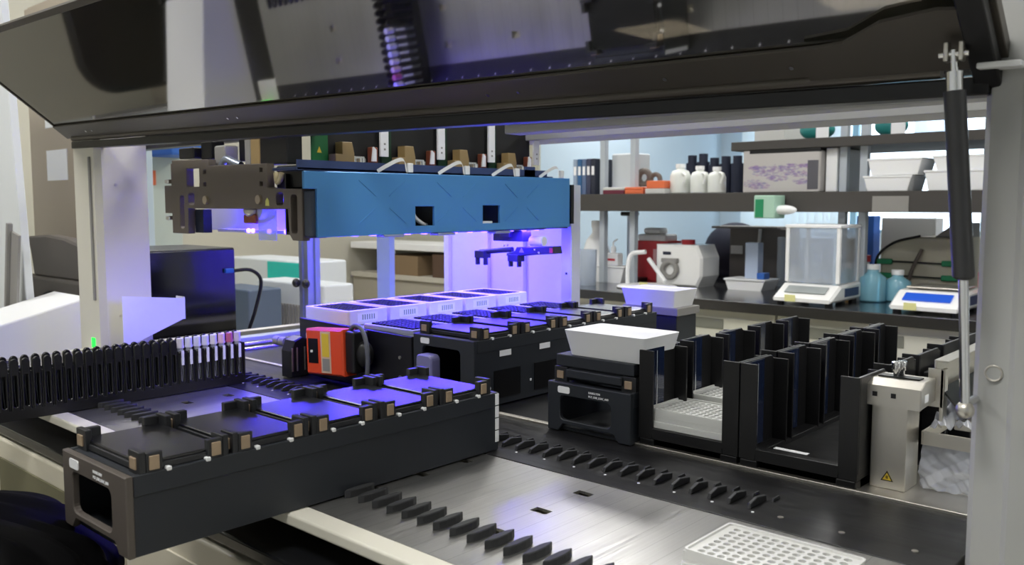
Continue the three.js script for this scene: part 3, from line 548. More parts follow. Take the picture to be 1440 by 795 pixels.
// ---------------------------------------------------------------- front cover and gas strut
{
  const T = 38 * D2R, cs = Math.cos(T), sn = Math.sin(T);
  const t = thing('front_cover', 'raised smoked front cover with a black hinge rail', 'cover', [-0.19, 0.405, -0.79]);
  t.rotation.z = -1.15 * D2R;
  const X0 = -1.86, X1 = 0.01; // from the right hinge end, in the cover's own frame
  const up = (s, o) => [s * sn + o * cs, s * cs - o * sn]; // (y, z) at distance s up the pane, o above it
  const add = (name, g, m) => { const o = new THREE.Mesh(g, m); o.name = name; o.castShadow = o.receiveShadow = true; t.add(o); return o; };
  const slab = (x0, x1, s0, s1, o0, o1, r = 0) => B(x0, x1, o0, o1, s0, s1, r).rotateX(-T);
  const GL = 0.272;
  add('smoked_pane', slab(X0 + 0.004, X1 - 0.004, 0.02, GL, -0.002, 0.002).translate(0, 0.02, 0), M.smoked);
  add('outer_edge', slab(X0, X1, GL - 0.004, GL + 0.008, -0.004, 0.004, 0.001).translate(0, 0.02, 0), M.coverFrame);
  add('side_edge', slab(X0 - 0.003, X0 + 0.004, 0.0, GL, -0.004, 0.004, 0.001).translate(0, 0.02, 0), M.coverFrame);
  add('side_edge', slab(X1 - 0.02, X1, 0.0, GL, -0.004, 0.008, 0.001).translate(0, 0.02, 0), M.coverFrame);
  // rail: flat strip with screws, then a rounded lip and a lower ledge
  add('rail_strip', slab(X0, X1 - 0.02, -0.006, 0.034, -0.007, -0.003, 0.001).translate(0, 0.02, 0), M.coverFrame);
  add('rail_lip', rod([X0 + 0.03, 0.011, -0.001], [X1 - 0.05, 0.011, -0.001], 0.006, 16), M.coverFrame);
  add('rail_ledge', B(X0 + 0.03, X1 - 0.012, -0.011, 0.004, -0.02, 0.004, 0.002), M.coverBlack);
  for (const x of [-1.72, -1.69, -1.15, -1.12, -0.55, -0.5, -0.3, -0.165, -0.12]) {
    const s = add('screw', new THREE.CylinderGeometry(0.0022, 0.0022, 0.0015, 12).translate(x, -0.0078, 0.014).rotateX(-T).translate(0, 0.02, 0), M.chrome);
  }
  // hinge arm at the strut end: raised wedge
  const arm = new THREE.ExtrudeGeometry(shp([[-0.15, 0], [-0.004, 0], [-0.004, 0.06], [-0.03, 0.064], [-0.075, 0.058], [-0.11, 0.04], [-0.15, 0.036]]), { depth: 0.004, bevelEnabled: false });
  add('strut_arm', arm.rotateX(Math.PI / 2).translate(0, -0.008, 0).rotateX(-T).translate(0, 0.02, 0), M.coverFrame);
  add('side_bracket', slab(X1 - 0.024, X1 - 0.004, -0.02, 0.12, -0.02, -0.006, 0.002).translate(0, 0.02, 0), M.coverBlack);
  add('pale_stop', B(-0.008, 0.024, 0.0075, 0.0125, 0.006, 0.024, 0.0015), M.white);
  add('bumper', slab(X0 + 0.01, X0 + 0.07, GL - 0.05, GL - 0.03, -0.012, -0.003, 0.004).translate(0, 0.02, 0), M.coverBlack);
}
{
  const t = thing('gas_strut', 'black gas strut with a chrome rod holding up the cover', 'gas strut', [-0.193, 0.14, -0.755]);
  const top = [-0.2085, 0.395, -0.752], mid = [-0.1975, 0.249, -0.757], bot = [-0.1925, 0.14, -0.76];
  part('cylinder', [rod(mid, top, 0.0082, 24), ball(mid[0], mid[1], mid[2], 0.0082, 1, 0.5, 1)], phys(0x2a2a2c, { roughness: 0.4, clearcoat: 0.3 }), t);
  part('piston_rod', rod(bot, mid, 0.0038, 16), M.chrome, t);
  part('ball_socket', ball(bot[0], bot[1], bot[2], 0.0072), M.steelSoft, t);
  part('ball_stud', new THREE.CylinderGeometry(0.0035, 0.0035, 0.03, 12).rotateX(Math.PI / 2).translate(bot[0], bot[1] + 0.004, bot[2] - 0.016), M.chrome, t);
  part('collar', rod([-0.2085, 0.395, -0.752], [-0.2093, 0.41, -0.752], 0.0065, 18), M.chrome, t);
  part('clevis_stem', rod([-0.2093, 0.41, -0.752], [-0.2105, 0.427, -0.752], 0.003, 12), M.chrome, t);
  part('clevis', [B(-0.217, -0.2135, 0.418, 0.433, -0.757, -0.747, 0.001), B(-0.206, -0.2025, 0.418, 0.433, -0.757, -0.747, 0.001)], M.steelSoft, t);
  part('pin', new THREE.CylinderGeometry(0.0028, 0.0028, 0.022, 12).rotateZ(Math.PI / 2).translate(-0.21, 0.424, -0.752), M.chrome, t);
}
// ---------------------------------------------------------------- gantry arm
const arm = thing('gantry_arm', 'gantry arm, reflected blue light painted on beam, with a taupe head hanging over the deck', 'gantry arm', [-1.3, 0.25, -1.1]);
{
  const xf = -1.213;
  const s = shp([[-1.535, 0.258], [-0.86, 0.252], [-0.86, 0.333], [-0.835, 0.333], [-0.835, 0.362], [-1.535, 0.366]], [rect(-1.124, -1.077, 0.268, 0.304), rect(-1.306, -1.256, 0.27, 0.306)]);
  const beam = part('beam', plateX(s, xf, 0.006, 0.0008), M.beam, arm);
  // stamped crosses
  for (const zc of [-1.0, -1.185, -1.375]) for (const a of [1, -1]) for (const k of [-1, 1]) {
    const g = new THREE.BoxGeometry(0.0014, 0.0018, 0.046).rotateX(a * 0.62).translate(xf + 0.0002, 0.312 - k * a * 0.024, zc + k * 0.034);
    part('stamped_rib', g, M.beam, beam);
  }
  part('beam_bottom', B(xf - 0.09, xf - 0.006, 0.255, 0.26, -1.535, -0.86), M.coverBlack, arm);
  part('beam_back', B(xf - 0.094, xf - 0.09, 0.255, 0.36, -1.535, -0.86), M.coverBlack, arm);
  part('top_plate', [B(xf - 0.085, xf - 0.012, 0.364, 0.369, -1.49, -0.83, 0.001), B(xf - 0.014, xf - 0.012, 0.364, 0.381, -1.47, -0.83)], M.beamTop, arm);
  part('end_step', B(xf - 0.014, xf - 0.012, 0.364, 0.388, -1.43, -1.395), M.beamTop, arm);
  part('end_frame', [B(xf - 0.008, xf, 0.265, 0.352, -1.55, -1.54)], M.coverBlack, arm);
  part('cable', tube([[xf - 0.02, 0.306, -1.083], [xf - 0.018, 0.285, -1.09], [xf - 0.02, 0.272, -1.11], [xf - 0.03, 0.268, -1.13]], 0.004), M.white, arm);
  part('connector', B(xf - 0.03, xf - 0.006, 0.268, 0.274, -1.29, -1.258, 0.001), M.white, arm);
  // taupe head: front plate with slots and the open window
  const hz = -0.85;
  const head = part('head_plate', plateZ(shp([[-1.684, 0.25], [-1.632, 0.25], [-1.629, 0.3], [-1.285, 0.299], [-1.281, 0.256], [-1.272, 0.246], [-1.243, 0.246], [-1.243, 0.333], [-1.333, 0.336], [-1.346, 0.338], [-1.346, 0.379], [-1.545, 0.381], [-1.545, 0.393], [-1.69, 0.396], [-1.69, 0.386], [-1.684, 0.38]],
    [rrect(-1.632, -1.582, 0.342, 0.378, 0.003), rrect(-1.628, -1.604, 0.307, 0.33, 0.006), rrect(-1.32, -1.297, 0.306, 0.328, 0.006), rrect(-1.276, -1.257, 0.258, 0.324, 0.006), rrect(-1.662, -1.645, 0.26, 0.326, 0.006), rrect(-1.567, -1.556, 0.366, 0.374, 0.002), rrect(-1.567, -1.556, 0.342, 0.35, 0.002), rrect(-1.37, -1.36, 0.364, 0.372, 0.002), rrect(-1.37, -1.36, 0.34, 0.348, 0.002)]), hz, 0.016, 0.001), M.armTaupe, arm);
  part('head_cheek', plateX(shp([[-0.9, 0.25], [-0.866, 0.25], [-0.866, 0.333], [-0.9, 0.333]]), -1.243, 0.012, 0.001), M.armTaupe, arm);
  part('head_side', B(-1.243, -1.2185, 0.252, 0.331, -0.9, -0.853, 0.004), std(0x3d4654, 0.5, 0.1), arm);
  for (const y of [0.266, 0.312]) part('screw', new THREE.CylinderGeometry(0.0025, 0.0025, 0.002, 10).rotateZ(Math.PI / 2).translate(-1.218, y, -0.875), M.chrome, arm);
  part('left_flange', [B(-1.73, -1.684, 0.29, 0.346, -0.868, -0.853, 0.001), B(-1.705, -1.684, 0.25, 0.39, -0.868, -0.855, 0.001)], M.armTaupe, arm);
  for (const y of [0.35, 0.276]) part('flange_screw', B(-1.728, -1.712, y, y + 0.0085, -0.866, -0.852, 0.002), M.chrome, arm);
  part('upper_block', [B(-1.68, -1.62, 0.398, 0.42, -0.9, -0.86, 0.003), B(-1.61, -1.57, 0.395, 0.43, -0.9, -0.87, 0.003)], M.coverBlack, arm);
  part('black_backing', [B(-1.345, -1.26, 0.335, 0.375, -0.9, -0.868, 0.003), B(-1.26, -1.235, 0.333, 0.35, -0.9, -0.868, 0.002)], M.coverBlack, arm);
  part('belt', tube([[-1.34, 0.362, -0.865], [-1.332, 0.346, -0.862], [-1.322, 0.352, -0.862], [-1.318, 0.362, -0.862]], 0.005, 20, 8), std(0xd8c9a0, 0.5), arm);
  part('belt', tube([[-1.6, 0.37, -0.868], [-1.592, 0.355, -0.866], [-1.602, 0.345, -0.866]], 0.006, 16, 8), std(0xd8c9a0, 0.5), arm);
  for (const x of [-1.555, -1.37]) part('pulley', new THREE.CylinderGeometry(0.008, 0.008, 0.006, 18).rotateX(Math.PI / 2).translate(x, 0.316, hz + 0.002), std(0xb5a78f, 0.4, 0.4), arm);
  part('warning_mark', plateZ(shp([[-1.352, 0.305], [-1.34, 0.305], [-1.341, 0.314], [-1.346, 0.319], [-1.351, 0.314]]), hz + 0.0008, 0.001), std(0xd9d77a, 0.6), arm);
  // inside the window
  part('inner_wall', B(-1.76, -1.285, 0.254, 0.32, -0.96, -0.955), std(0xd0d0e4, 0.5), arm);
  part('inner_cheek', B(-1.632, -1.6, 0.252, 0.298, -0.884, -0.866), M.navy, arm);
  part('clear_window', B(-1.41, -1.352, 0.243, 0.298, -0.872, -0.87, 0.0005), M.acrylic, arm);
  part('motor', [new THREE.CylinderGeometry(0.022, 0.022, 0.03, 24).rotateX(Math.PI / 2).translate(-1.425, 0.3, -0.89), ball(-1.44, 0.296, -0.876, 0.018, 1, 0.7, 0.8)], M.steelSoft, arm);
  part('motor_mount', B(-1.462, -1.42, 0.272, 0.29, -0.9, -0.87, 0.004), M.copper, arm);
  // blue LED bar of the head and the strip under the beam
  const bar = part('led_bar', B(-1.585, -1.29, 0.2545, 0.26, -0.9, -0.888), phys(0xb9b4ff, { roughness: 0.4 }), arm);
  for (const x of [-1.47, -1.455, -1.4, -1.345, -1.33]) part('led', ball(x, 0.2585, -0.8865, 0.0045), M.ledBlue, bar);
  const strip = part('led_strip', B(xf - 0.06, xf - 0.045, 0.2515, 0.2548, -1.5, -0.92), phys(0x8f88e8, { roughness: 0.4 }), arm);
  for (let i = 0; i < 14; i++) part('led', B(xf - 0.056, xf - 0.049, 0.2503, 0.252, -0.94 - i * 0.042, -0.93 - i * 0.042), M.ledBlue, strip);
  for (const z of [-1.0, -1.13, -1.29]) part('bottom_tab', B(xf - 0.02, xf + 0.004, 0.249, 0.2535, z - 0.045, z, 0.001), M.alu, arm);
  const led = (w, h, p, look, k = 1) => { const r = new THREE.RectAreaLight(LED_COLOR, LED_LIGHT * k, w, h); r.position.set(p[0] + 1.3, p[1] - 0.25, p[2] + 1.1); r.castShadow = true; r.name = 'led_light'; arm.add(r); r.lookAt(new THREE.Vector3(...look)); };
  led(0.012, 0.56, [xf - 0.0525, 0.2492, -1.21], [xf - 0.0525, -1, -1.21]);
  led(0.28, 0.008, [-1.44, 0.2535, -0.894], [-1.44, -1, -1.4]);
  led(0.26, 0.006, [-1.44, 0.266, -0.889], [-1.44, 0.275, -1], 0.5);
  led(0.3, 0.012, [-1.42, 0.249, -1.45], [-1.42, 0.1, -1.62], 0.8);
}
{ // pipetting channels riding behind the beam
  for (let i = 0; i < 4; i++) {
    const z0 = -0.935 - i * 0.148, x = -1.3;
    const t = thing('pipetting_channel', 'black pipetting channel with tan block and white ribbon, ' + ['nearest the taupe head', 'second from the taupe head', 'third from the taupe head', 'nearest the rear post'][i], 'pipetting channel', [x, 0.369, z0 - 0.07], 'pipetting channels on the arm');
    part('drive_board', B(x - 0.02, x - 0.014, 0.369, 0.56, z0 - 0.135, z0 + 0.011, 0.001), std(0x060607, 0.6), t);
    const pcb = part('circuit_board', B(x - 0.014, x - 0.011, 0.37, 0.47, z0 - 0.02, z0 + (i ? 0.004 : 0.015)), i ? std(0x0a3a22, 0.5) : M.green, t);
    if (i === 0) part('warning_mark', plateX(shp([[z0 - 0.006, 0.4], [z0 + 0.004, 0.4], [z0 - 0.001, 0.411]]), x - 0.0105, 0.0006), M.yellow, pcb);
    part('tan_block', plateX(shp([[z0 - 0.062, 0.372], [z0 - 0.02, 0.372], [z0 - 0.02, 0.398], [z0 - 0.035, 0.398], [z0 - 0.035, 0.42], [z0 - 0.057, 0.42], [z0 - 0.062, 0.4]]), x + 0.012, 0.022, 0.0008), M.tan, t);
    part('steel_block', [B(x - 0.01, x + 0.006, 0.374, 0.396, z0 - 0.09, z0 - 0.066, 0.001), cyl(x + 0.01, 0.374, 0.392, z0 - 0.08, 0.007)], M.chrome, t);
    part('copper_coil', B(x - 0.012, x + 0.002, 0.385, 0.415, z0 - 0.125, z0 - 0.11, 0.002), M.copper, t);
    part('white_wedge', plateX(shp([[z0 - 0.118, 0.388], [z0 - 0.108, 0.388], [z0 - 0.112, 0.415], [z0 - 0.118, 0.41]]), x + 0.006, 0.004), M.whitePaper, t);
    const ws = part('white_strip', B(x - 0.002, x + 0.003, 0.398, 0.5, z0 - 0.15, z0 - 0.131, 0.0005), M.whitePaper, t);
    for (const y of [0.41, 0.42]) part('dot', B(x + 0.003, x + 0.0034, y, y + 0.0035, z0 - 0.1425, z0 - 0.1385), M.greyPlastic, ws);
    const rib = (pts) => { const c = new THREE.CatmullRomCurve3(pts.map(p => new THREE.Vector3(...p))), g = new THREE.PlaneGeometry(1, 1, 24, 1), p = g.attributes.position; for (let k = 0; k < p.count; k++) { const q = c.getPoint(p.getX(k) + 0.5); p.setXYZ(k, q.x, q.y + p.getY(k) * 0.006, q.z + p.getY(k) * 0.004); } g.computeVertexNormals(); return g; };
    part('ribbon_cable', rib([[x + 0.079, 0.366, z0 - 0.06], [x + 0.079, 0.376, z0 - 0.08], [x + 0.078, 0.389, z0 - 0.115], [x + 0.078, 0.387, z0 - 0.124], [x + 0.078, 0.366, z0 - 0.129]]), new THREE.MeshStandardMaterial({ color: 0xf2f2ee, roughness: 0.6, side: THREE.DoubleSide }), t);
    part('cable_clip', B(x + 0.0755, x + 0.081, 0.366, 0.383, z0 - 0.143, z0 - 0.131, 0.001), M.whiteGloss, t);
  }
  const c = thing('cable_bundle', 'grey cable drive blocks above the taupe arm head', 'cables', [-1.42, 0.38, -0.88]);
  part('motor', B(-1.56, -1.52, 0.38, 0.42, -0.9, -0.87, 0.004), M.greyPlastic, c); part('motor', B(-1.45, -1.431, 0.378, 0.44, -0.9, -0.87, 0.002), M.greyPlastic, c);
  part('hose', tube([[-1.53, 0.378, -0.868], [-1.51, 0.392, -0.866], [-1.48, 0.386, -0.866], [-1.46, 0.38, -0.868]], 0.007), M.alu, c);
  part('tan_bracket', B(-1.43, -1.4, 0.378, 0.44, -0.895, -0.87, 0.002), M.tan, c);
  part('dark_block', B(-1.395, -1.31, 0.378, 0.46, -0.9, -0.868, 0.002), M.coverBlack, c); part('dark_block', B(-1.52, -1.47, 0.39, 0.44, -0.92, -0.9, 0.002), M.coverBlack, c);
}
{ // gripper under the beam near the rear panel
  const t = thing('plate_gripper', 'dark plate gripper with hooked fingers hanging before the white rear panel', 'gripper', [-1.29, 0.17, -1.45]);
  const gm = std(0x2a2740, 0.45);
  part('upper_slide', [B(-1.36, -1.27, 0.226, 0.25, -1.47, -1.44, 0.002), B(-1.33, -1.3, 0.235, 0.256, -1.46, -1.43, 0.002)], gm, t);
  part('body', plateZ(shp([[-1.31, 0.2], [-1.285, 0.206], [-1.28, 0.214], [-1.175, 0.219], [-1.172, 0.203], [-1.23, 0.199], [-1.275, 0.194], [-1.31, 0.194]]), -1.43, 0.03, 0.002), gm, t);
  part('arm', rod([-1.4, 0.199, -1.44], [-1.3, 0.208, -1.44], 0.006, 10), gm, t);
  part('finger_block', B(-1.405, -1.375, 0.186, 0.203, -1.45, -1.425, 0.002), gm, t); part('finger_block', B(-1.302, -1.272, 0.182, 0.198, -1.45, -1.425, 0.002), gm, t);
  for (const x of [-1.405, -1.38, -1.302, -1.277]) part('finger', B(x - 0.003, x + 0.003, 0.17, 0.19, -1.442, -1.432, 0.001), gm, t);
  part('white_roller', new THREE.CylinderGeometry(0.011, 0.011, 0.036, 20).rotateZ(Math.PI / 2).translate(-1.225, 0.229, -1.44), M.white, t);
  part('red_mark', B(-1.184, -1.175, 0.205, 0.215, -1.43, -1.4288, 0.0005), M.red, t);
  part('triangle_mark', plateZ(shp([[-1.27, 0.203], [-1.256, 0.203], [-1.263, 0.214]]), -1.4285, 0.0006), M.greyPlastic, t);
  for (const [x, y] of [[-1.315, 0.217], [-1.305, 0.218], [-1.35, 0.252], [-1.225, 0.21], [-1.213, 0.204]]) part('screw', ball(x, y, -1.429, 0.0025), M.chrome, t);
}
// ---------------------------------------------------------------- near the camera: black bin bag
{
  const bx = -0.9, bz = -0.18, t = thing('waste_bin', 'black bin lined with a crumpled black plastic bag below the pulled-out carrier', 'bin', [bx, FLOOR, bz]);
  part('body', lathe(bx, FLOOR, bz, [[0.001, 0], [0.13, 0], [0.15, 0.5], [0.158, 0.85], [0.15, 0.85], [0.14, 0.5]], 40), M.coverBlack, t);
  const g = new THREE.SphereGeometry(0.18, 96, 64, 0, Math.PI * 2, 0, Math.PI * 0.62), p = g.attributes.position;
  for (let i = 0; i < p.count; i++) {
    const x = p.getX(i), y = p.getY(i), z = p.getZ(i), a = Math.atan2(z, x), rr = Math.hypot(x, z) / 0.175;
    const f = rr * (0.03 * Math.sin(19 * a + 30 * y) + 0.022 * Math.sin(37 * a - 22 * y) + 0.016 * Math.sin(71 * a + 11 * y) + 0.01 * Math.sin(113 * a - 60 * y)) + 0.012 * Math.sin(46 * x + 31 * z) * Math.sin(39 * z - 23 * x);
    p.setXYZ(i, x * (1 + f), y * 0.55 * (1 + f) + 0.006 * Math.sin(60 * x + 20) * rr, z * (1 + f));
  }
  g.computeVertexNormals(); part('bag', g.translate(bx, -0.055, bz), M.binBag, t);
}
// ---------------------------------------------------------------- left side of the room
{
  for (const [x0, x1, z0, z1, l] of [[-4.58, -2.1, -2.9, -0.98, 'long cream side bench left of the robot carrying instruments'], [-2.7, -2.1, -0.978, -0.3, 'short cream bench under the white instrument']]) {
    const t = thing('side_bench', l, 'bench', [(x0 + x1) / 2, FLOOR, (z0 + z1) / 2]);
    part('worktop', B(x0, x1, -0.28, -0.24, z0, z1), M.cream, t);
    part('cabinet', B(x0 + 0.03, x1 - 0.03, FLOOR, -0.28, z0 + 0.02, z1 - 0.03), M.cream, t);
  }
}
{
  const t = thing('black_monitor', 'big glossy black box standing beyond the left post', 'box', [-2.22, -0.24, -1.08]);
  part('case', B(-2.36, -2.104, -0.24, 0.195, -1.225, -0.93, 0.004), M.coverBlack, t);
  part('gloss_face', B(-2.104, -2.1, -0.23, 0.19, -1.222, -0.945, 0.001), M.gloss, t);
  part('plug', B(-2.1, -2.09, 0.128, 0.14, -1.215, -1.19, 0.002), M.blue, t);
  solo('black_cable', tube([[-2.09, 0.134, -1.215], [-2.07, 0.135, -1.25], [-2.07, 0.11, -1.28], [-2.08, 0.03, -1.27], [-2.1, -0.06, -1.25], [-2.12, -0.2, -1.25]], 0.005), M.coverBlack, 'black cable curving down from the glossy black box', 'cable');
}
solo('white_instrument', new THREE.ExtrudeGeometry(shp([[-0.5, -0.24], [-0.5, -0.01], [-0.86, 0.082], [-0.87, 0.07], [-0.87, -0.24]]), { depth: 0.2, bevelEnabled: true, bevelSize: 0.004, bevelThickness: 0.004, bevelSegments: 2 }).applyMatrix4(new THREE.Matrix4().set(0, 0, -1, 0, 0, 1, 0, 0, 1, 0, 0, 0, 0, 0, 0, 1)).translate(-2.16, 0, 0), M.white, 'white instrument with a sloping top left of the robot post', 'instrument');
{
  const t = thing('grey_copier', 'taupe grey office device with a curved top before the beige cupboard', 'office device', [-2.6, -0.24, -0.98]);
  part('body', B(-2.86, -2.43, -0.24, 0.1, -1.0, -0.95, 0.01), M.copierGrey, t);
  part('curved_top', plateZ(shp([[-2.78, 0.1], [-2.45, 0.1], [-2.45, 0.2], [-2.55, 0.215], [-2.68, 0.222], [-2.82, 0.215], [-2.8, 0.17]]), -0.96, 0.04, 0.006), M.copierGrey, t);
  part('dark_base', ball(-2.62, 0.02, -0.95, 0.09, 1, 0.5, 0.2), M.mesh, t);
}
{
  const t = thing('beige_cupboard', 'tall beige cupboard with white paper notes on its door', 'cupboard', [-2.9, -0.24, -1.12]);
  part('case', B(-3.13, -2.66, -0.24, 0.95, -1.15, -1.1), M.beige, t);
  part('door', B(-3.12, -2.67, -0.22, 0.94, -1.1, -1.085, 0.003), M.beige, t);
  for (const [i, [x0, x1, y0, y1]] of [[-2.98, -2.82, 0.385, 0.48], [-2.98, -2.8, 0.55, 0.66], [-3.0, -2.85, 0.72, 0.77]].entries())
    solo('paper_note', B(x0, x1, y0, y1, -1.085, -1.083), M.whitePaper, ['white paper sheet taped lowest on the beige cupboard', 'white paper sheet taped mid height on the beige cupboard', 'small white paper taped highest on the beige cupboard'][i], 'paper');
}
{
  const t = thing('white_partition', 'white partition panel left of the beige cupboard', 'partition', [-3.4, FLOOR, -0.82]);
  part('panel', plateZ(shp([[-3.9, FLOOR], [-2.73, FLOOR], [-2.73, -0.235], [-2.36, -0.235], [-2.37, 0.0], [-2.46, 0.85], [-3.9, 0.85]]), -0.8, 0.02, 0.002), M.wallWhite, t);
  solo('tablet', [new THREE.BoxGeometry(0.012, 0.33, 0.012).rotateZ(-0.2).translate(-2.41, 0.1, -0.77), new THREE.BoxGeometry(0.05, 0.3, 0.006).rotateZ(-0.2).translate(-2.38, 0.09, -0.775)], M.greyPlastic, 'thin dark tablet leaning against the white partition', 'tablet');
}
solo('blue_cabinet', [B(-3.7, -3.24, -0.24, 0.75, -1.555, -1.45, 0.004)], M.wallBlue, 'tall pale blue metal cabinet behind the left post', 'cabinet');
{
  const t = thing('grey_green_cabinet', 'pale grey green cabinet with an orange sticker', 'cabinet', [-3.7, -0.24, -1.71]);
  part('case', B(-3.9, -3.5, -0.24, 0.75, -1.8, -1.62, 0.004), std(0xb9c1b6, 0.7), t);
  part('orange_sticker', B(-3.5, -3.498, 0.39, 0.45, -1.69, -1.64), M.orangeLid, t);
  solo('blue_tray', [B(-3.6, -3.3, 0.505, 0.56, -1.8, -1.66, 0.01)], M.blue, 'blue plastic tray beside the pale blue cabinet top', 'tray');
}
{
  const t = thing('white_analyser', 'white analyser with a teal panel on the side bench', 'analyser', [-3.3, -0.24, -2.2]);
  part('body', B(-3.95, -3.3, -0.24, 0.055, -2.5, -2.28, 0.012), std(0xc9ced2, 0.5), t);
  part('teal_panel', B(-3.62, -3.31, -0.035, 0.045, -2.28, -2.276, 0.001), M.teal, t);
  const u = thing('grilled_unit', 'white unit with a ventilation grille below the teal panel', 'instrument', [-2.8, -0.24, -2.1]);
  part('body', B(-3.35, -2.86, -0.24, -0.01, -2.2, -2.05, 0.01), std(0xc9ced2, 0.5), u);
  for (let i = 0; i < 12; i++) part('grille_slat', B(-3.27 + i * 0.022, -3.258 + i * 0.022, -0.2, -0.1, -2.052, -2.045), M.greyPlastic, u);
  part('dark_display', B(-2.97, -2.9, -0.1, -0.05, -2.05, -2.047), M.navy, u);
  solo('slate_unit', B(-3.3, -3.0, -0.24, -0.02, -1.95, -1.8, 0.008), M.greyBlue, 'slate blue bench unit before the white analyser', 'instrument');
}
{
  const t = thing('rear_shelf', 'pale shelf rack with a white ledge behind the arm', 'shelf', [-3.9, FLOOR, -3.6]);
  part('back', B(-4.58, -3.3, FLOOR, 1.2, -3.9, -3.88), std(0xa8a798, 0.8), t);
  part('white_ledge', B(-4.58, -3.3, 0.035, 0.075, -3.88, -3.5, 0.003), M.white, t);
  part('lower_ledge', B(-4.58, -3.3, -0.15, -0.12, -3.88, -3.5, 0.003), std(0xc9c4b6, 0.7), t);
  part('cabinet', B(-4.58, -3.3, FLOOR, -0.15, -3.88, -3.52), std(0xb3ad9e, 0.7), t);
  solo('carton', B(-4.3, -3.95, -0.12, 0.0, -3.8, -3.52, 0.002), M.carton, 'brown cardboard carton on the pale shelf rack', 'carton');
  solo('dark_carton', B(-3.82, -3.5, -0.12, 0.02, -3.8, -3.52, 0.002), M.cartonDark, 'dark brown carton on the pale shelf rack', 'carton');
}
{ // office chair mirrored in the cover
  const t = thing('office_chair', 'black office chair standing left of the robot', 'chair', [-3.0, FLOOR, -0.4]);
  part('backrest', plateX(shp(rrect(-0.72, -0.12, -0.46, -0.06, 0.13, 8)), -3.18, 0.05, 0.015), M.mesh, t);
  part('seat', B(-3.16, -2.76, -0.56, -0.49, -0.62, -0.2, 0.03), M.mesh, t);
  part('back_stem', B(-3.2, -3.17, -0.55, -0.4, -0.44, -0.38, 0.01), M.coverBlack, t);
  for (const z of [-0.66, -0.16]) part('armrest', [B(-3.1, -2.86, -0.36, -0.33, z - 0.025, z + 0.025, 0.012), B(-3.0, -2.96, -0.55, -0.36, z - 0.015, z + 0.015, 0.005)], M.mesh, t);
  part('column', cyl(-2.97, FLOOR + 0.08, -0.56, -0.41, 0.03), M.coverBlack, t);
  for (let i = 0; i < 5; i++) { const a = i * 72 * D2R, cx = -2.97 + 0.26 * Math.cos(a), cz = -0.41 + 0.26 * Math.sin(a); const l = part('leg', rod([-2.97, FLOOR + 0.1, -0.41], [cx, FLOOR + 0.065, cz], 0.02), M.coverBlack, t); part('caster', ball(cx, FLOOR + 0.03, cz, 0.03), M.coverBlack, l); }
}
// ---------------------------------------------------------------- background bench on the right
const BY = -0.05;
{
  solo('bench_worktop', B(-2.75, 0.6, BY - 0.04, BY, -4.3, -2.95, 0.003), M.bench, 'glossy black bench worktop running behind the robot', 'worktop');
  for (let i = 0; i < 5; i++) {
    const a = -2.72 + i * 0.66, b = a + 0.65;
    const t = thing('base_cabinet', 'cream base cabinet with grey drawer front under the black worktop', 'cabinet', [(a + b) / 2, FLOOR, -3.3], 'cabinets under the black worktop');
    part('carcass', B(a, b, FLOOR, BY - 0.041, -3.7, -3.0), std(0xc6c6b8, 0.6), t);
    const d = part('drawer', B(a + 0.015, b - 0.015, -0.29, -0.12, -3.0, -2.985, 0.003), std(0xc6c6b8, 0.6), t);
    part('recess_handle', B(a + 0.12, b - 0.2, -0.165, -0.125, -2.985, -2.982, 0.001), std(0x74766c, 0.6), d);
    part('door', B(a + 0.015, b - 0.015, FLOOR + 0.1, -0.31, -3.0, -2.985, 0.003), std(0xc6c6b8, 0.6), t);
  }
}
{
  const t = thing('bench_shelf', 'dark double deck shelf on pale posts above the black worktop', 'shelf', [-1.2, BY, -3.4]);
  part('shelf_board', B(-2.6, 0.5, 0.282, 0.358, -3.75, -3.2, 0.002), M.shelf, t);
  part('upper_board', B(-1.72, 0.5, 0.525, 0.56, -3.75, -3.22, 0.002), M.shelf, t);
  for (const x of [-2.395, -2.228, -1.283, -1.207, -0.2]) part('post', B(x - 0.014, x + 0.014, BY, 0.75, -3.3, -3.27, 0.002), std(0xb4bcc4, 0.5), t);
  part('label_holder', B(-1.145, -1.02, 0.284, 0.34, -3.2, -3.197), M.greyPlastic, t);
}
const onShelf = 0.358;
for (let i = 0; i < 5; i++) { const x = -2.55 + i * 0.026, c = [0x8fa0b8, 0x2e5f8e, 0x5c6f92, 0x3a3f58, 0x222738][i]; const t = thing('binder', ['pale blue', 'bright blue', 'slate blue', 'indigo', 'near black'][i] + ' upright binder at the end of the shelf', 'binder', [x, onShelf, -3.35], 'binders on the shelf'); part('cover', B(x, x + 0.024, onShelf, onShelf + 0.165, -3.5, -3.25, 0.003), std(c, 0.6), t); part('spine_label', B(x + 0.005, x + 0.019, onShelf + 0.09, onShelf + 0.13, -3.25, -3.249), M.whitePaper, t); }
solo('grey_bin', [B(-2.38, -2.25, onShelf, 0.545, -3.45, -3.32, 0.01)], std(0xc3c8cc, 0.6), 'pale grey plastic bin on the shelf beside the binders', 'bin');
for (const [i, [x0, x1, m, l, y1]] of [[-2.355, -2.24, M.maroon, 'maroon', 0.388], [-2.235, -2.14, M.orangeLid, 'orange', 0.388], [-2.128, -2.03, M.frosted, 'clear', 0.38]].entries()) {
  const t = thing('tip_box', l + ' low tip box standing on the shelf edge', 'tip box', [(x0 + x1) / 2, onShelf, -3.26], 'tip boxes on the shelf');
  part('base', B(x0, x1, onShelf, onShelf + 0.018, -3.32, -3.22, 0.003), m, t); part('lid', B(x0, x1, onShelf + 0.018, y1, -3.32, -3.22, 0.003), i ? m : M.frosted, t);
}
solo('orange_box', B(-2.125, -2.035, 0.381, 0.414, -3.31, -3.225, 0.003), M.orangeLid, 'small orange box stacked on the clear tip box', 'box');
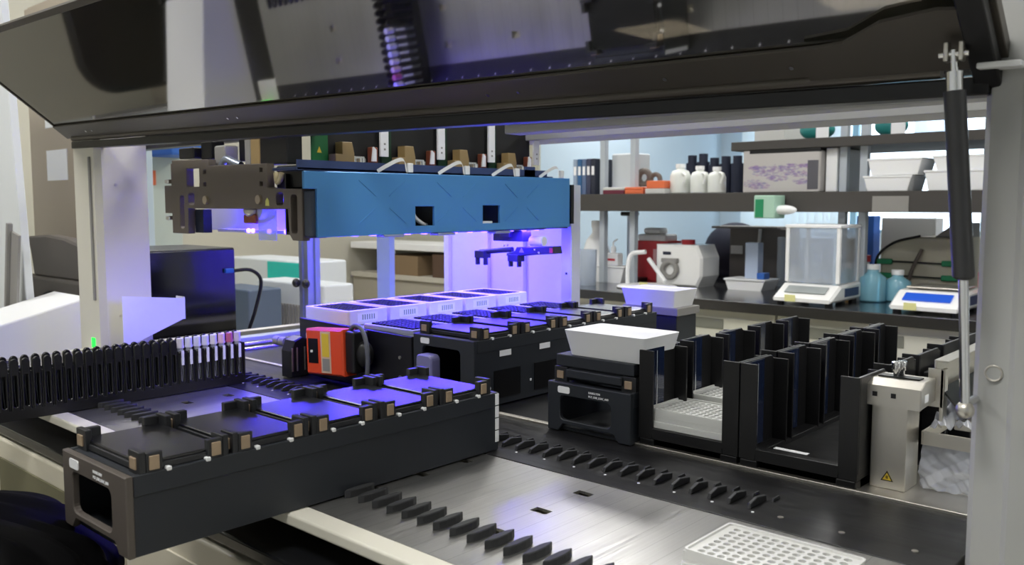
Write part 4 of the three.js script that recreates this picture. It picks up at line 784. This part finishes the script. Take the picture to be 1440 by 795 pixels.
{
  const t = thing('tape_roll', 'dark brown rolls standing on the shelf', 'roll', [-2.2, onShelf, -3.38]);
  for (const [x, r] of [[-2.225, 0.045], [-2.165, 0.035]]) part('roll', new THREE.TorusGeometry(r * 0.68, r * 0.32, 12, 28).translate(x, onShelf + r + 0.03, -3.36), M.brownGrey, t);
  part('stand', B(-2.27, -2.13, onShelf, onShelf + 0.034, -3.42, -3.33, 0.004), M.white, t);
}
for (let i = 0; i < 5; i++) { const x = -2.06 + i * 0.056, h = [0.175, 0.18, 0.16, 0.165, 0.165][i]; const t = thing('navy_bottle', 'navy capped dark bottle behind the white jugs, place ' + ['nearest the rolls', 'second from the rolls', 'midway', 'second from the purple stained box', 'nearest the purple stained box'][i], 'bottle', [x, onShelf, -3.5], 'dark bottles on the shelf'); part('body', cyl(x, onShelf, onShelf + h * 0.8, -3.5, 0.028), M.navy, t); part('cap', cyl(x, onShelf + h * 0.8, onShelf + h, -3.5, 0.02), M.navy, t); }
for (const [x, s, l] of [[-2.0, 1.1, 'large frosted white jug on the shelf before dark bottles'], [-1.905, 1, 'middle frosted white jug on the shelf'], [-1.825, 0.95, 'frosted white jug on the shelf next to the red sign']]) {
  const t = thing('white_jug', l, 'jug', [x, onShelf, -3.3], 'white jugs on the shelf');
  part('body', lathe(x, onShelf, -3.3, [[0, 0], [0.038 * s, 0], [0.04 * s, 0.006], [0.04 * s, 0.07 * s], [0.032 * s, 0.088 * s], [0.016 * s, 0.095 * s], [0.016 * s, 0.1 * s]]), std(0xe6e9e4, 0.5), t);
  part('cap', cyl(x, onShelf + 0.1 * s, onShelf + 0.116 * s, -3.3, 0.019 * s), M.white, t);
  part('handle', tube([[x + 0.03, onShelf + 0.085, -3.27], [x + 0.05, onShelf + 0.075, -3.26], [x + 0.042, onShelf + 0.04, -3.26]], 0.006, 16, 8), std(0xe6e9e4, 0.5), t);
}
{ // grey crate with purple stains
  const c = document.createElement('canvas'); c.width = c.height = 256; const g = c.getContext('2d'); g.fillStyle = '#b9b5b3'; g.fillRect(0, 0, 256, 256);
  const blots = [[25, 200, 30], [45, 95, 16], [70, 130, 22], [105, 100, 26], [135, 120, 30], [165, 95, 22], [190, 140, 24], [215, 90, 14], [205, 190, 18], [120, 165, 22], [60, 215, 24]];
  for (let i = 0; i < 520; i++) { const b = blots[i % blots.length], q = rnd() * 6.28, d = Math.sqrt(rnd()) * b[2] * 1.3, x = b[0] + d * Math.cos(q) * 1.3, y = b[1] + d * Math.sin(q) * 0.7, r = 2 + rnd() * 6; g.fillStyle = `rgba(${105 + rnd() * 40 | 0},${88 + rnd() * 30 | 0},${140 + rnd() * 30 | 0},0.26)`; g.beginPath(); g.arc(x, y, r, 0, 7); g.fill(); }
  const tx = new THREE.CanvasTexture(c); tx.colorSpace = THREE.SRGBColorSpace;
  const t = thing('stained_box', 'grey box with purple stains on its face on the shelf', 'box', [-1.51, onShelf, -3.4]);
  part('body', B(-1.668, -1.35, onShelf, 0.525, -3.6, -3.225, 0.006), std(0xb9b5b3, 0.6), t);
  const f = new THREE.PlaneGeometry(0.306, 0.15).translate(-1.51, onShelf + 0.077, -3.2235); part('stained_face', f, new THREE.MeshStandardMaterial({ map: tx, roughness: 0.6 }), t);
  part('dark_label', B(-1.4, -1.358, onShelf + 0.01, onShelf + 0.12, -3.2248, -3.223), std(0x55545c, 0.6), t);
  part('lid', B(-1.64, -1.35, 0.5095, 0.5245, -3.6, -3.222, 0.003), M.coverBlack, t);
}
solo('red_sign', B(-1.72, -1.684, 0.42, 0.46, -3.34, -3.335), M.orange, 'small orange red sign beside the purple stained box', 'sign');
part('sign_post', B(-1.705, -1.699, onShelf, 0.42, -3.34, -3.335), M.greyPlastic, scene.children[scene.children.length - 1]);
solo('white_folder', B(-1.345, -1.302, onShelf, 0.523, -3.5, -3.26, 0.004), M.white, 'white upright folder between the stained box and the post', 'folder');
const tray = (name, x0, x1, y, h, z0, z1, label) => { const t = thing(name, label, 'tray', [(x0 + x1) / 2, y, (z0 + z1) / 2], 'white foam trays'); part('body', new THREE.ExtrudeGeometry(shp([[x0 + 0.012, 0], [x1 - 0.012, 0], [x1, h], [x0, h]]), { depth: z1 - z0, bevelEnabled: true, bevelSize: 0.003, bevelThickness: 0.003, bevelSegments: 2 }).translate(0, y, z0), M.white, t); part('rim', B(x0 - 0.006, x1 + 0.006, y + h, y + h + 0.008, z0 - 0.006, z1 + 0.006, 0.002), M.white, t); return t; };
tray('foam_tray', -1.19, -1.03, onShelf + 0.003, 0.045, -3.4, -3.24, 'white foam tray lowest in the stack on the shelf');
tray('foam_tray', -1.18, -1.0, onShelf + 0.06, 0.05, -3.4, -3.25, 'white foam tray on top of another on the shelf');
tray('foam_tray', -0.98, -0.72, onShelf + 0.003, 0.06, -3.45, -3.24, 'broad white foam tray next to the strut on the shelf');
tray('foam_tray', -0.96, -0.7, onShelf + 0.074, 0.04, -3.45, -3.26, 'broad white foam tray stacked on another on the shelf');
for (const [x, w, l] of [[-1.42, 0.07, 'teal plastic bag of supplies above the stained box'], [-1.14, 0.06, 'teal plastic bag of supplies on the upper board right of the posts']]) { const t = thing('teal_bag', l, 'bag', [x, 0.56, -3.35], 'teal bags on the upper board'); part('bag', ball(x, 0.6, -3.35, 0.05, w / 0.05, 0.8, 0.8), M.tealBag, t); part('white_label', B(x + 0.015, x + 0.065, 0.565, 0.61, -3.305, -3.3, 0.002), M.white, t); }
solo('clear_tub', B(-1.03, -0.9, 0.56, 0.63, -3.4, -3.25, 0.008), M.acrylic, 'clear plastic tub on the upper board of the shelf', 'tub');
solo('pale_carton', B(-1.66, -1.53, 0.56, 0.66, -3.5, -3.3, 0.003), std(0xc9cac6, 0.7), 'pale grey carton on the upper board above the stained box', 'carton');
// on the worktop
{
  const t = thing('wash_bottle', 'white plastic bottle with a narrow neck on the black worktop', 'bottle', [-2.5, BY, -3.4]);
  part('body', lathe(-2.52, BY, -3.4, [[0, 0], [0.06, 0], [0.064, 0.01], [0.064, 0.14], [0.05, 0.19], [0.022, 0.225], [0.022, 0.25]]), M.white, t); part('cap', cyl(-2.52, BY + 0.25, BY + 0.285, -3.4, 0.026), M.white, t);
  solo('clear_beaker', lathe(-2.37, BY, -3.13, [[0, 0.003], [0.037, 0.003], [0.04, 0], [0.042, 0.16], [0.0405, 0.16], [0.0385, 0.005], [0, 0.005]]), M.acrylic, 'tall clear beaker before the white bottle', 'beaker');
  const tb = thing('white_tub', 'white tapered tub on the worktop holding a small pump bottle', 'tub', [-2.4, BY, -3.35]);
  part('body', new THREE.ExtrudeGeometry(shp([[-2.47, 0], [-2.31, 0], [-2.29, 0.07], [-2.49, 0.07]]), { depth: 0.1, bevelEnabled: false }).translate(0, BY, -3.4), M.white, tb); part('rim', B(-2.495, -2.285, BY + 0.07, BY + 0.076, -3.405, -3.295, 0.002), M.white, tb);
  const pb = thing('pump_bottle', 'small white pump bottle with a red label standing in the tub', 'bottle', [-2.385, BY + 0.076, -3.35]);
  part('body', B(-2.425, -2.345, BY + 0.076, BY + 0.135, -3.375, -3.325, 0.008), M.white, pb); part('red_label', B(-2.412, -2.358, BY + 0.1, BY + 0.11, -3.325, -3.3235), M.red, pb); part('pump', [cyl(-2.385, BY + 0.135, BY + 0.165, -3.35, 0.012), tube([[-2.385, BY + 0.165, -3.35], [-2.385, BY + 0.185, -3.35], [-2.36, BY + 0.2, -3.345]], 0.004, 14, 8)], M.white, pb);
  const sh = thing('sharps_box', 'red sharps container with a white lid on the worktop', 'container', [-2.42, BY, -3.6]);
  part('body', new THREE.ExtrudeGeometry(shp([[-2.5, 0], [-2.35, 0], [-2.33, 0.185], [-2.52, 0.185]]), { depth: 0.12, bevelEnabled: true, bevelSize: 0.004, bevelThickness: 0.004, bevelSegments: 2 }).translate(0.12, BY, -3.66), M.redClear, sh); part('lid', [B(-2.38, -2.22, BY + 0.186, BY + 0.22, -3.65, -3.54, 0.01), B(-2.36, -2.26, BY + 0.22, BY + 0.25, -3.63, -3.56, 0.012)], M.white, sh); part('label', B(-2.285, -2.255, BY + 0.08, BY + 0.15, -3.536, -3.5345), std(0xe8b8bc, 0.7), sh);
  const rs = thing('clamp_stand', 'grey clamp stand rod with a black top beside the sharps container', 'stand', [-2.3, BY, -3.5]);
  part('rod', cyl(-2.375, BY + 0.014, 0.26, -3.47, 0.014), M.alu, rs); part('head', B(-2.42, -2.335, 0.258, 0.278, -3.49, -3.45, 0.006), M.coverBlack, rs); part('foot', B(-2.44, -2.31, BY, BY + 0.014, -3.53, -3.42, 0.004), M.coverBlack, rs);
}
{
  const t = thing('pump_instrument', 'white bench instrument with a round side and pinch mechanism', 'instrument', [-2.05, BY, -3.4]);
  part('body', plateZ(shp([[-2.14, BY], [-1.93, BY], [-1.905, BY + 0.05], [-1.905, BY + 0.13], [-1.93, BY + 0.185], [-2.14, BY + 0.185]]), -3.33, 0.16, 0.01), M.whiteGloss, t);
  part('display', B(-2.1, -2.06, BY + 0.14, BY + 0.153, -3.33, -3.327), M.navy, t);
  part('mechanism', [new THREE.TorusGeometry(0.035, 0.012, 10, 24).translate(-2.06, BY + 0.075, -3.32), B(-2.1, -2.02, BY + 0.105, BY + 0.125, -3.335, -3.31, 0.004)], M.greyPlastic, t);
  part('handle', rod([-2.15, BY + 0.12, -3.29], [-2.05, BY + 0.025, -3.27], 0.01), M.white, t);
  part('red_cap', cyl(-2.02, BY + 0.185, BY + 0.205, -3.41, 0.03), M.red, t);
  const st = thing('pipette_stand', 'white stand with a curved arm on a round base before the instrument', 'stand', [-2.15, BY, -3.22]);
  part('base', lathe(-2.1, BY, -3.2, [[0, 0], [0.13, 0], [0.13, 0.008], [0.12, 0.012], [0, 0.012]], 36), M.white, st);
  part('arm', tube([[-2.2, BY + 0.01, -3.2], [-2.2, BY + 0.08, -3.2], [-2.19, BY + 0.14, -3.21], [-2.12, BY + 0.155, -3.22]], 0.01), M.white, st);
  part('yellow_note', B(-2.06, -2.02, BY + 0.012, BY + 0.034, -3.085, -3.083), M.postit, st);
}
solo('dark_backpack', [ball(-2.1, 0.08, -4.0, 0.12, 1.4, 1.2, 0.8), B(-2.22, -1.96, BY, 0.08, -4.08, -3.93, 0.03)], M.navy, 'dark navy bag slumped behind the white instrument', 'bag');
{
  const t = thing('grey_cabinet_unit', 'grey bench unit with a pale ledge behind the white instrument', 'instrument', [-2.0, BY, -3.9]);
  part('body', B(-2.0, -1.72, BY, 0.2, -3.9, -3.75, 0.006), std(0x77726f, 0.6), t); part('ledge', B(-2.08, -1.75, 0.2, 0.21, -3.9, -3.72, 0.002), M.greyPlastic, t); part('white_box', B(-1.99, -1.93, BY + 0.13, BY + 0.17, -3.75, -3.742, 0.002), M.white, t);
  solo('curved_hose', tube([[-1.84, 0.2, -3.74], [-1.83, 0.12, -3.7], [-1.86, 0.04, -3.68], [-1.85, BY + 0.008, -3.66]], 0.008), M.white, 'white hose hanging before the grey bench unit', 'hose');
  const w = thing('white_tray', 'white square tray on the worktop left of the balance', 'tray', [-1.72, BY, -3.48]);
  part('body', new THREE.ExtrudeGeometry(shp([[-1.8, 0], [-1.65, 0], [-1.635, 0.04], [-1.815, 0.04]]), { depth: 0.13, bevelEnabled: false }).translate(0, BY, -3.5), M.white, w); part('rim', B(-1.82, -1.63, BY + 0.04, BY + 0.048, -3.505, -3.365, 0.002), M.white, w);
  solo('pale_box', B(-1.75, -1.69, BY + 0.048, 0.15, -3.47, -3.42, 0.003), std(0xb9c8e0, 0.6), 'upright pale blue box standing in the white tray', 'box');
  solo('blue_pack', B(-1.68, -1.645, BY + 0.048, BY + 0.075, -3.44, -3.39, 0.003), M.blue, 'small blue and green pack in the white tray', 'pack');
  solo('acrylic_box', [B(-1.7, -1.5, BY, 0.17, -3.75, -3.62, 0.004)], M.acrylic, 'tall clear acrylic box left of the balance', 'box');
  const gb = thing('glove_box', 'mint green and white glove box hanging from the shelf edge', 'box', [-1.51, 0.25, -3.18]);
  part('carton', B(-1.555, -1.47, 0.258, 0.345, -3.19, -3.1, 0.004), M.mint, gb); part('green_face', B(-1.548, -1.515, 0.262, 0.33, -3.1, -3.098), M.greenPlastic, gb); part('glove', ball(-1.45, 0.29, -3.14, 0.03, 1.6, 0.6, 1), M.white, gb);
}
function balance(xm, z, label, shield, display) {
  const t = thing('balance', label, 'balance', [xm, BY, z]);
  part('body', plateX(shp([[z + 0.13, BY + 0.012], [z + 0.13, BY + 0.025], [z + 0.04, BY + 0.07], [z - 0.15, BY + 0.075], [z - 0.15, BY + 0.012]]), xm + 0.11, 0.22, 0.008), M.whiteGloss, t);
  part('display', new THREE.BoxGeometry(0.15, 0.003, 0.045).rotateX(0.46).translate(xm, BY + 0.053, z + 0.083), display, t);
  part('side_label', B(xm + 0.1105, xm + 0.112, BY + 0.028, BY + 0.058, z - 0.12, z + 0.01), std(0x3c4a72, 0.5), t);
  for (const [a, b] of [[-0.09, 0.1], [0.09, 0.1], [-0.09, -0.12], [0.09, -0.12]]) part('foot', cyl(xm + a, BY, BY + 0.013, z + b, 0.014), M.coverBlack, t);
  part('yellow_note', B(xm - 0.06, xm - 0.02, BY + 0.012, BY + 0.036, z + 0.131, z + 0.133), M.postit, t);
  if (shield) {
    part('pan', cyl(xm, BY + 0.078, BY + 0.09, z - 0.05, 0.04), M.chrome, t);
    const y0 = BY + 0.076, y1 = 0.225;
    for (const [a, b] of [[-0.095, 0.035], [0.095, 0.035], [-0.095, -0.14], [0.095, -0.14]]) part('shield_post', B(xm + a - 0.007, xm + a + 0.007, y0, y1, z + b - 0.007, z + b + 0.007, 0.002), M.white, t);
    part('shield_pane', B(xm - 0.088, xm + 0.088, y0, y1, z + 0.036, z + 0.038), M.acrylic, t);
    part('shield_pane', B(xm + 0.096, xm + 0.098, y0, y1, z - 0.133, z + 0.028), M.acrylic, t);
    part('shield_top', B(xm - 0.105, xm + 0.105, y1, y1 + 0.012, z - 0.15, z + 0.045, 0.003), M.white, t);
  } else part('pan', B(xm - 0.09, xm + 0.09, BY + 0.076, BY + 0.082, z - 0.14, z + 0.02, 0.003), M.steelSoft, t);
  return t;
}
balance(-1.31, -3.12, 'white analytical balance with a glass draft shield on the worktop', true, std(0x9aa0a0, 0.4));
balance(-0.9, -3.13, 'white flat balance with a lit blue display on the worktop', false, M.screenBlue);
for (const [x, z, h, l] of [[-1.17, -3.3, 0.12, 'bottle of pale blue liquid beside the balance'], [-1.1, -3.36, 0.1, 'bottle of pale blue liquid next to the beige machine']]) { const t = thing('blue_bottle', l, 'bottle', [x, BY, z], 'blue bottles on the worktop'); part('body', lathe(x, BY, z, [[0, 0], [0.045, 0], [0.047, 0.008], [0.047, h * 0.75], [0.02, h * 0.92], [0.02, h]]), M.blueLiquid, t); part('cap', cyl(x, BY + h, BY + h + 0.018, z, 0.022), M.white, t); }
{
  const z = -3.55, t = thing('beige_machine', 'beige bench machine with a sloping shoulder, cables and green clips', 'machine', [-1.12, BY, z]);
  part('body', plateZ(shp([[-1.23, BY + 0.012], [-0.93, BY + 0.012], [-0.93, 0.185], [-1.1, 0.185], [-1.19, 0.165], [-1.23, 0.13]]), z, 0.25, 0.006), M.machineBeige, t);
  part('foot_strip', B(-1.22, -0.94, BY, BY + 0.012, z - 0.24, z - 0.01), M.coverBlack, t);
  part('hood', plateZ(shp([[-1.04, 0.185], [-0.93, 0.185], [-0.93, 0.24], [-0.97, 0.24]]), z - 0.02, 0.2, 0.004), M.greyPlastic, t);
  for (const y of [0.03, 0.085]) { const l = part('cable', rod([-1.23, y + 0.004, z + 0.012], [-0.93, y, z + 0.012], 0.003), M.mesh, t); for (const x of [-1.21, -0.97]) part('green_clip', B(x - 0.03, x + 0.03, y - 0.009, y + 0.013, z + 0.008, z + 0.02, 0.005), M.greenPlastic, l); }
  part('lever', [rod([-1.13, BY + 0.02, z + 0.02], [-1.1, 0.07, z + 0.022], 0.012, 10, 0.006), rod([-1.1, 0.07, z + 0.022], [-1.07, 0.14, z + 0.02], 0.007)], M.brownGrey, t);
  part('looped_cable', tube([[-1.235, 0.0, z + 0.012], [-1.24, 0.1, z + 0.014], [-1.18, 0.16, z + 0.014], [-1.08, 0.19, z + 0.014]], 0.005), M.mesh, t);
  part('green_dot', ball(-0.955, 0.215, z - 0.014, 0.014, 1.3, 1, 0.5), M.greenPlastic, t);
  solo('yellow_carton', B(-1.42, -1.36, BY, 0.17, -3.72, -3.66, 0.003), std(0xc79a45, 0.7), 'ochre carton behind the analytical balance', 'carton');
  solo('red_tub', cyl(-0.79, BY, 0.07, -3.4, 0.045, 0.048), M.red, 'red tub half hidden behind the gas strut rod', 'tub');
  solo('storage_tub', B(-1.3, -1.02, BY, 0.2, -4.15, -3.95, 0.01), M.acrylic, 'clear storage tub at the back of the worktop', 'tub');
}
solo('blue_carton', B(-1.45, -1.375, BY, 0.262, -3.95, -3.87, 0.003), M.blue, 'tall blue carton behind the analytical balance', 'carton');
solo('white_carton', B(-1.33, -1.11, BY, 0.255, -3.93, -3.83, 0.004), std(0xe3e6ea, 0.6), 'white carton standing behind the beige machine', 'carton');
{
  const t = thing('red_cap_bottle', 'small bottle with a red cap between the balance and blue bottles', 'bottle', [-1.27, BY, -3.5]);
  part('body', lathe(-1.27, BY, -3.5, [[0, 0], [0.03, 0], [0.032, 0.006], [0.032, 0.1], [0.014, 0.125], [0.014, 0.135]]), M.frosted, t); part('cap', cyl(-1.27, BY + 0.135, BY + 0.16, -3.5, 0.018), M.red, t);
  const w = thing('white_dispenser', 'white dispenser bottle beside the clear acrylic box', 'bottle', [-1.56, BY, -3.5]);
  part('body', lathe(-1.56, BY, -3.5, [[0, 0], [0.03, 0], [0.032, 0.006], [0.032, 0.08], [0.012, 0.1], [0.012, 0.11]]), M.white, w); part('cap', cyl(-1.56, BY + 0.11, BY + 0.13, -3.5, 0.014), M.blue, w);
}
renderer.render(scene, camera);
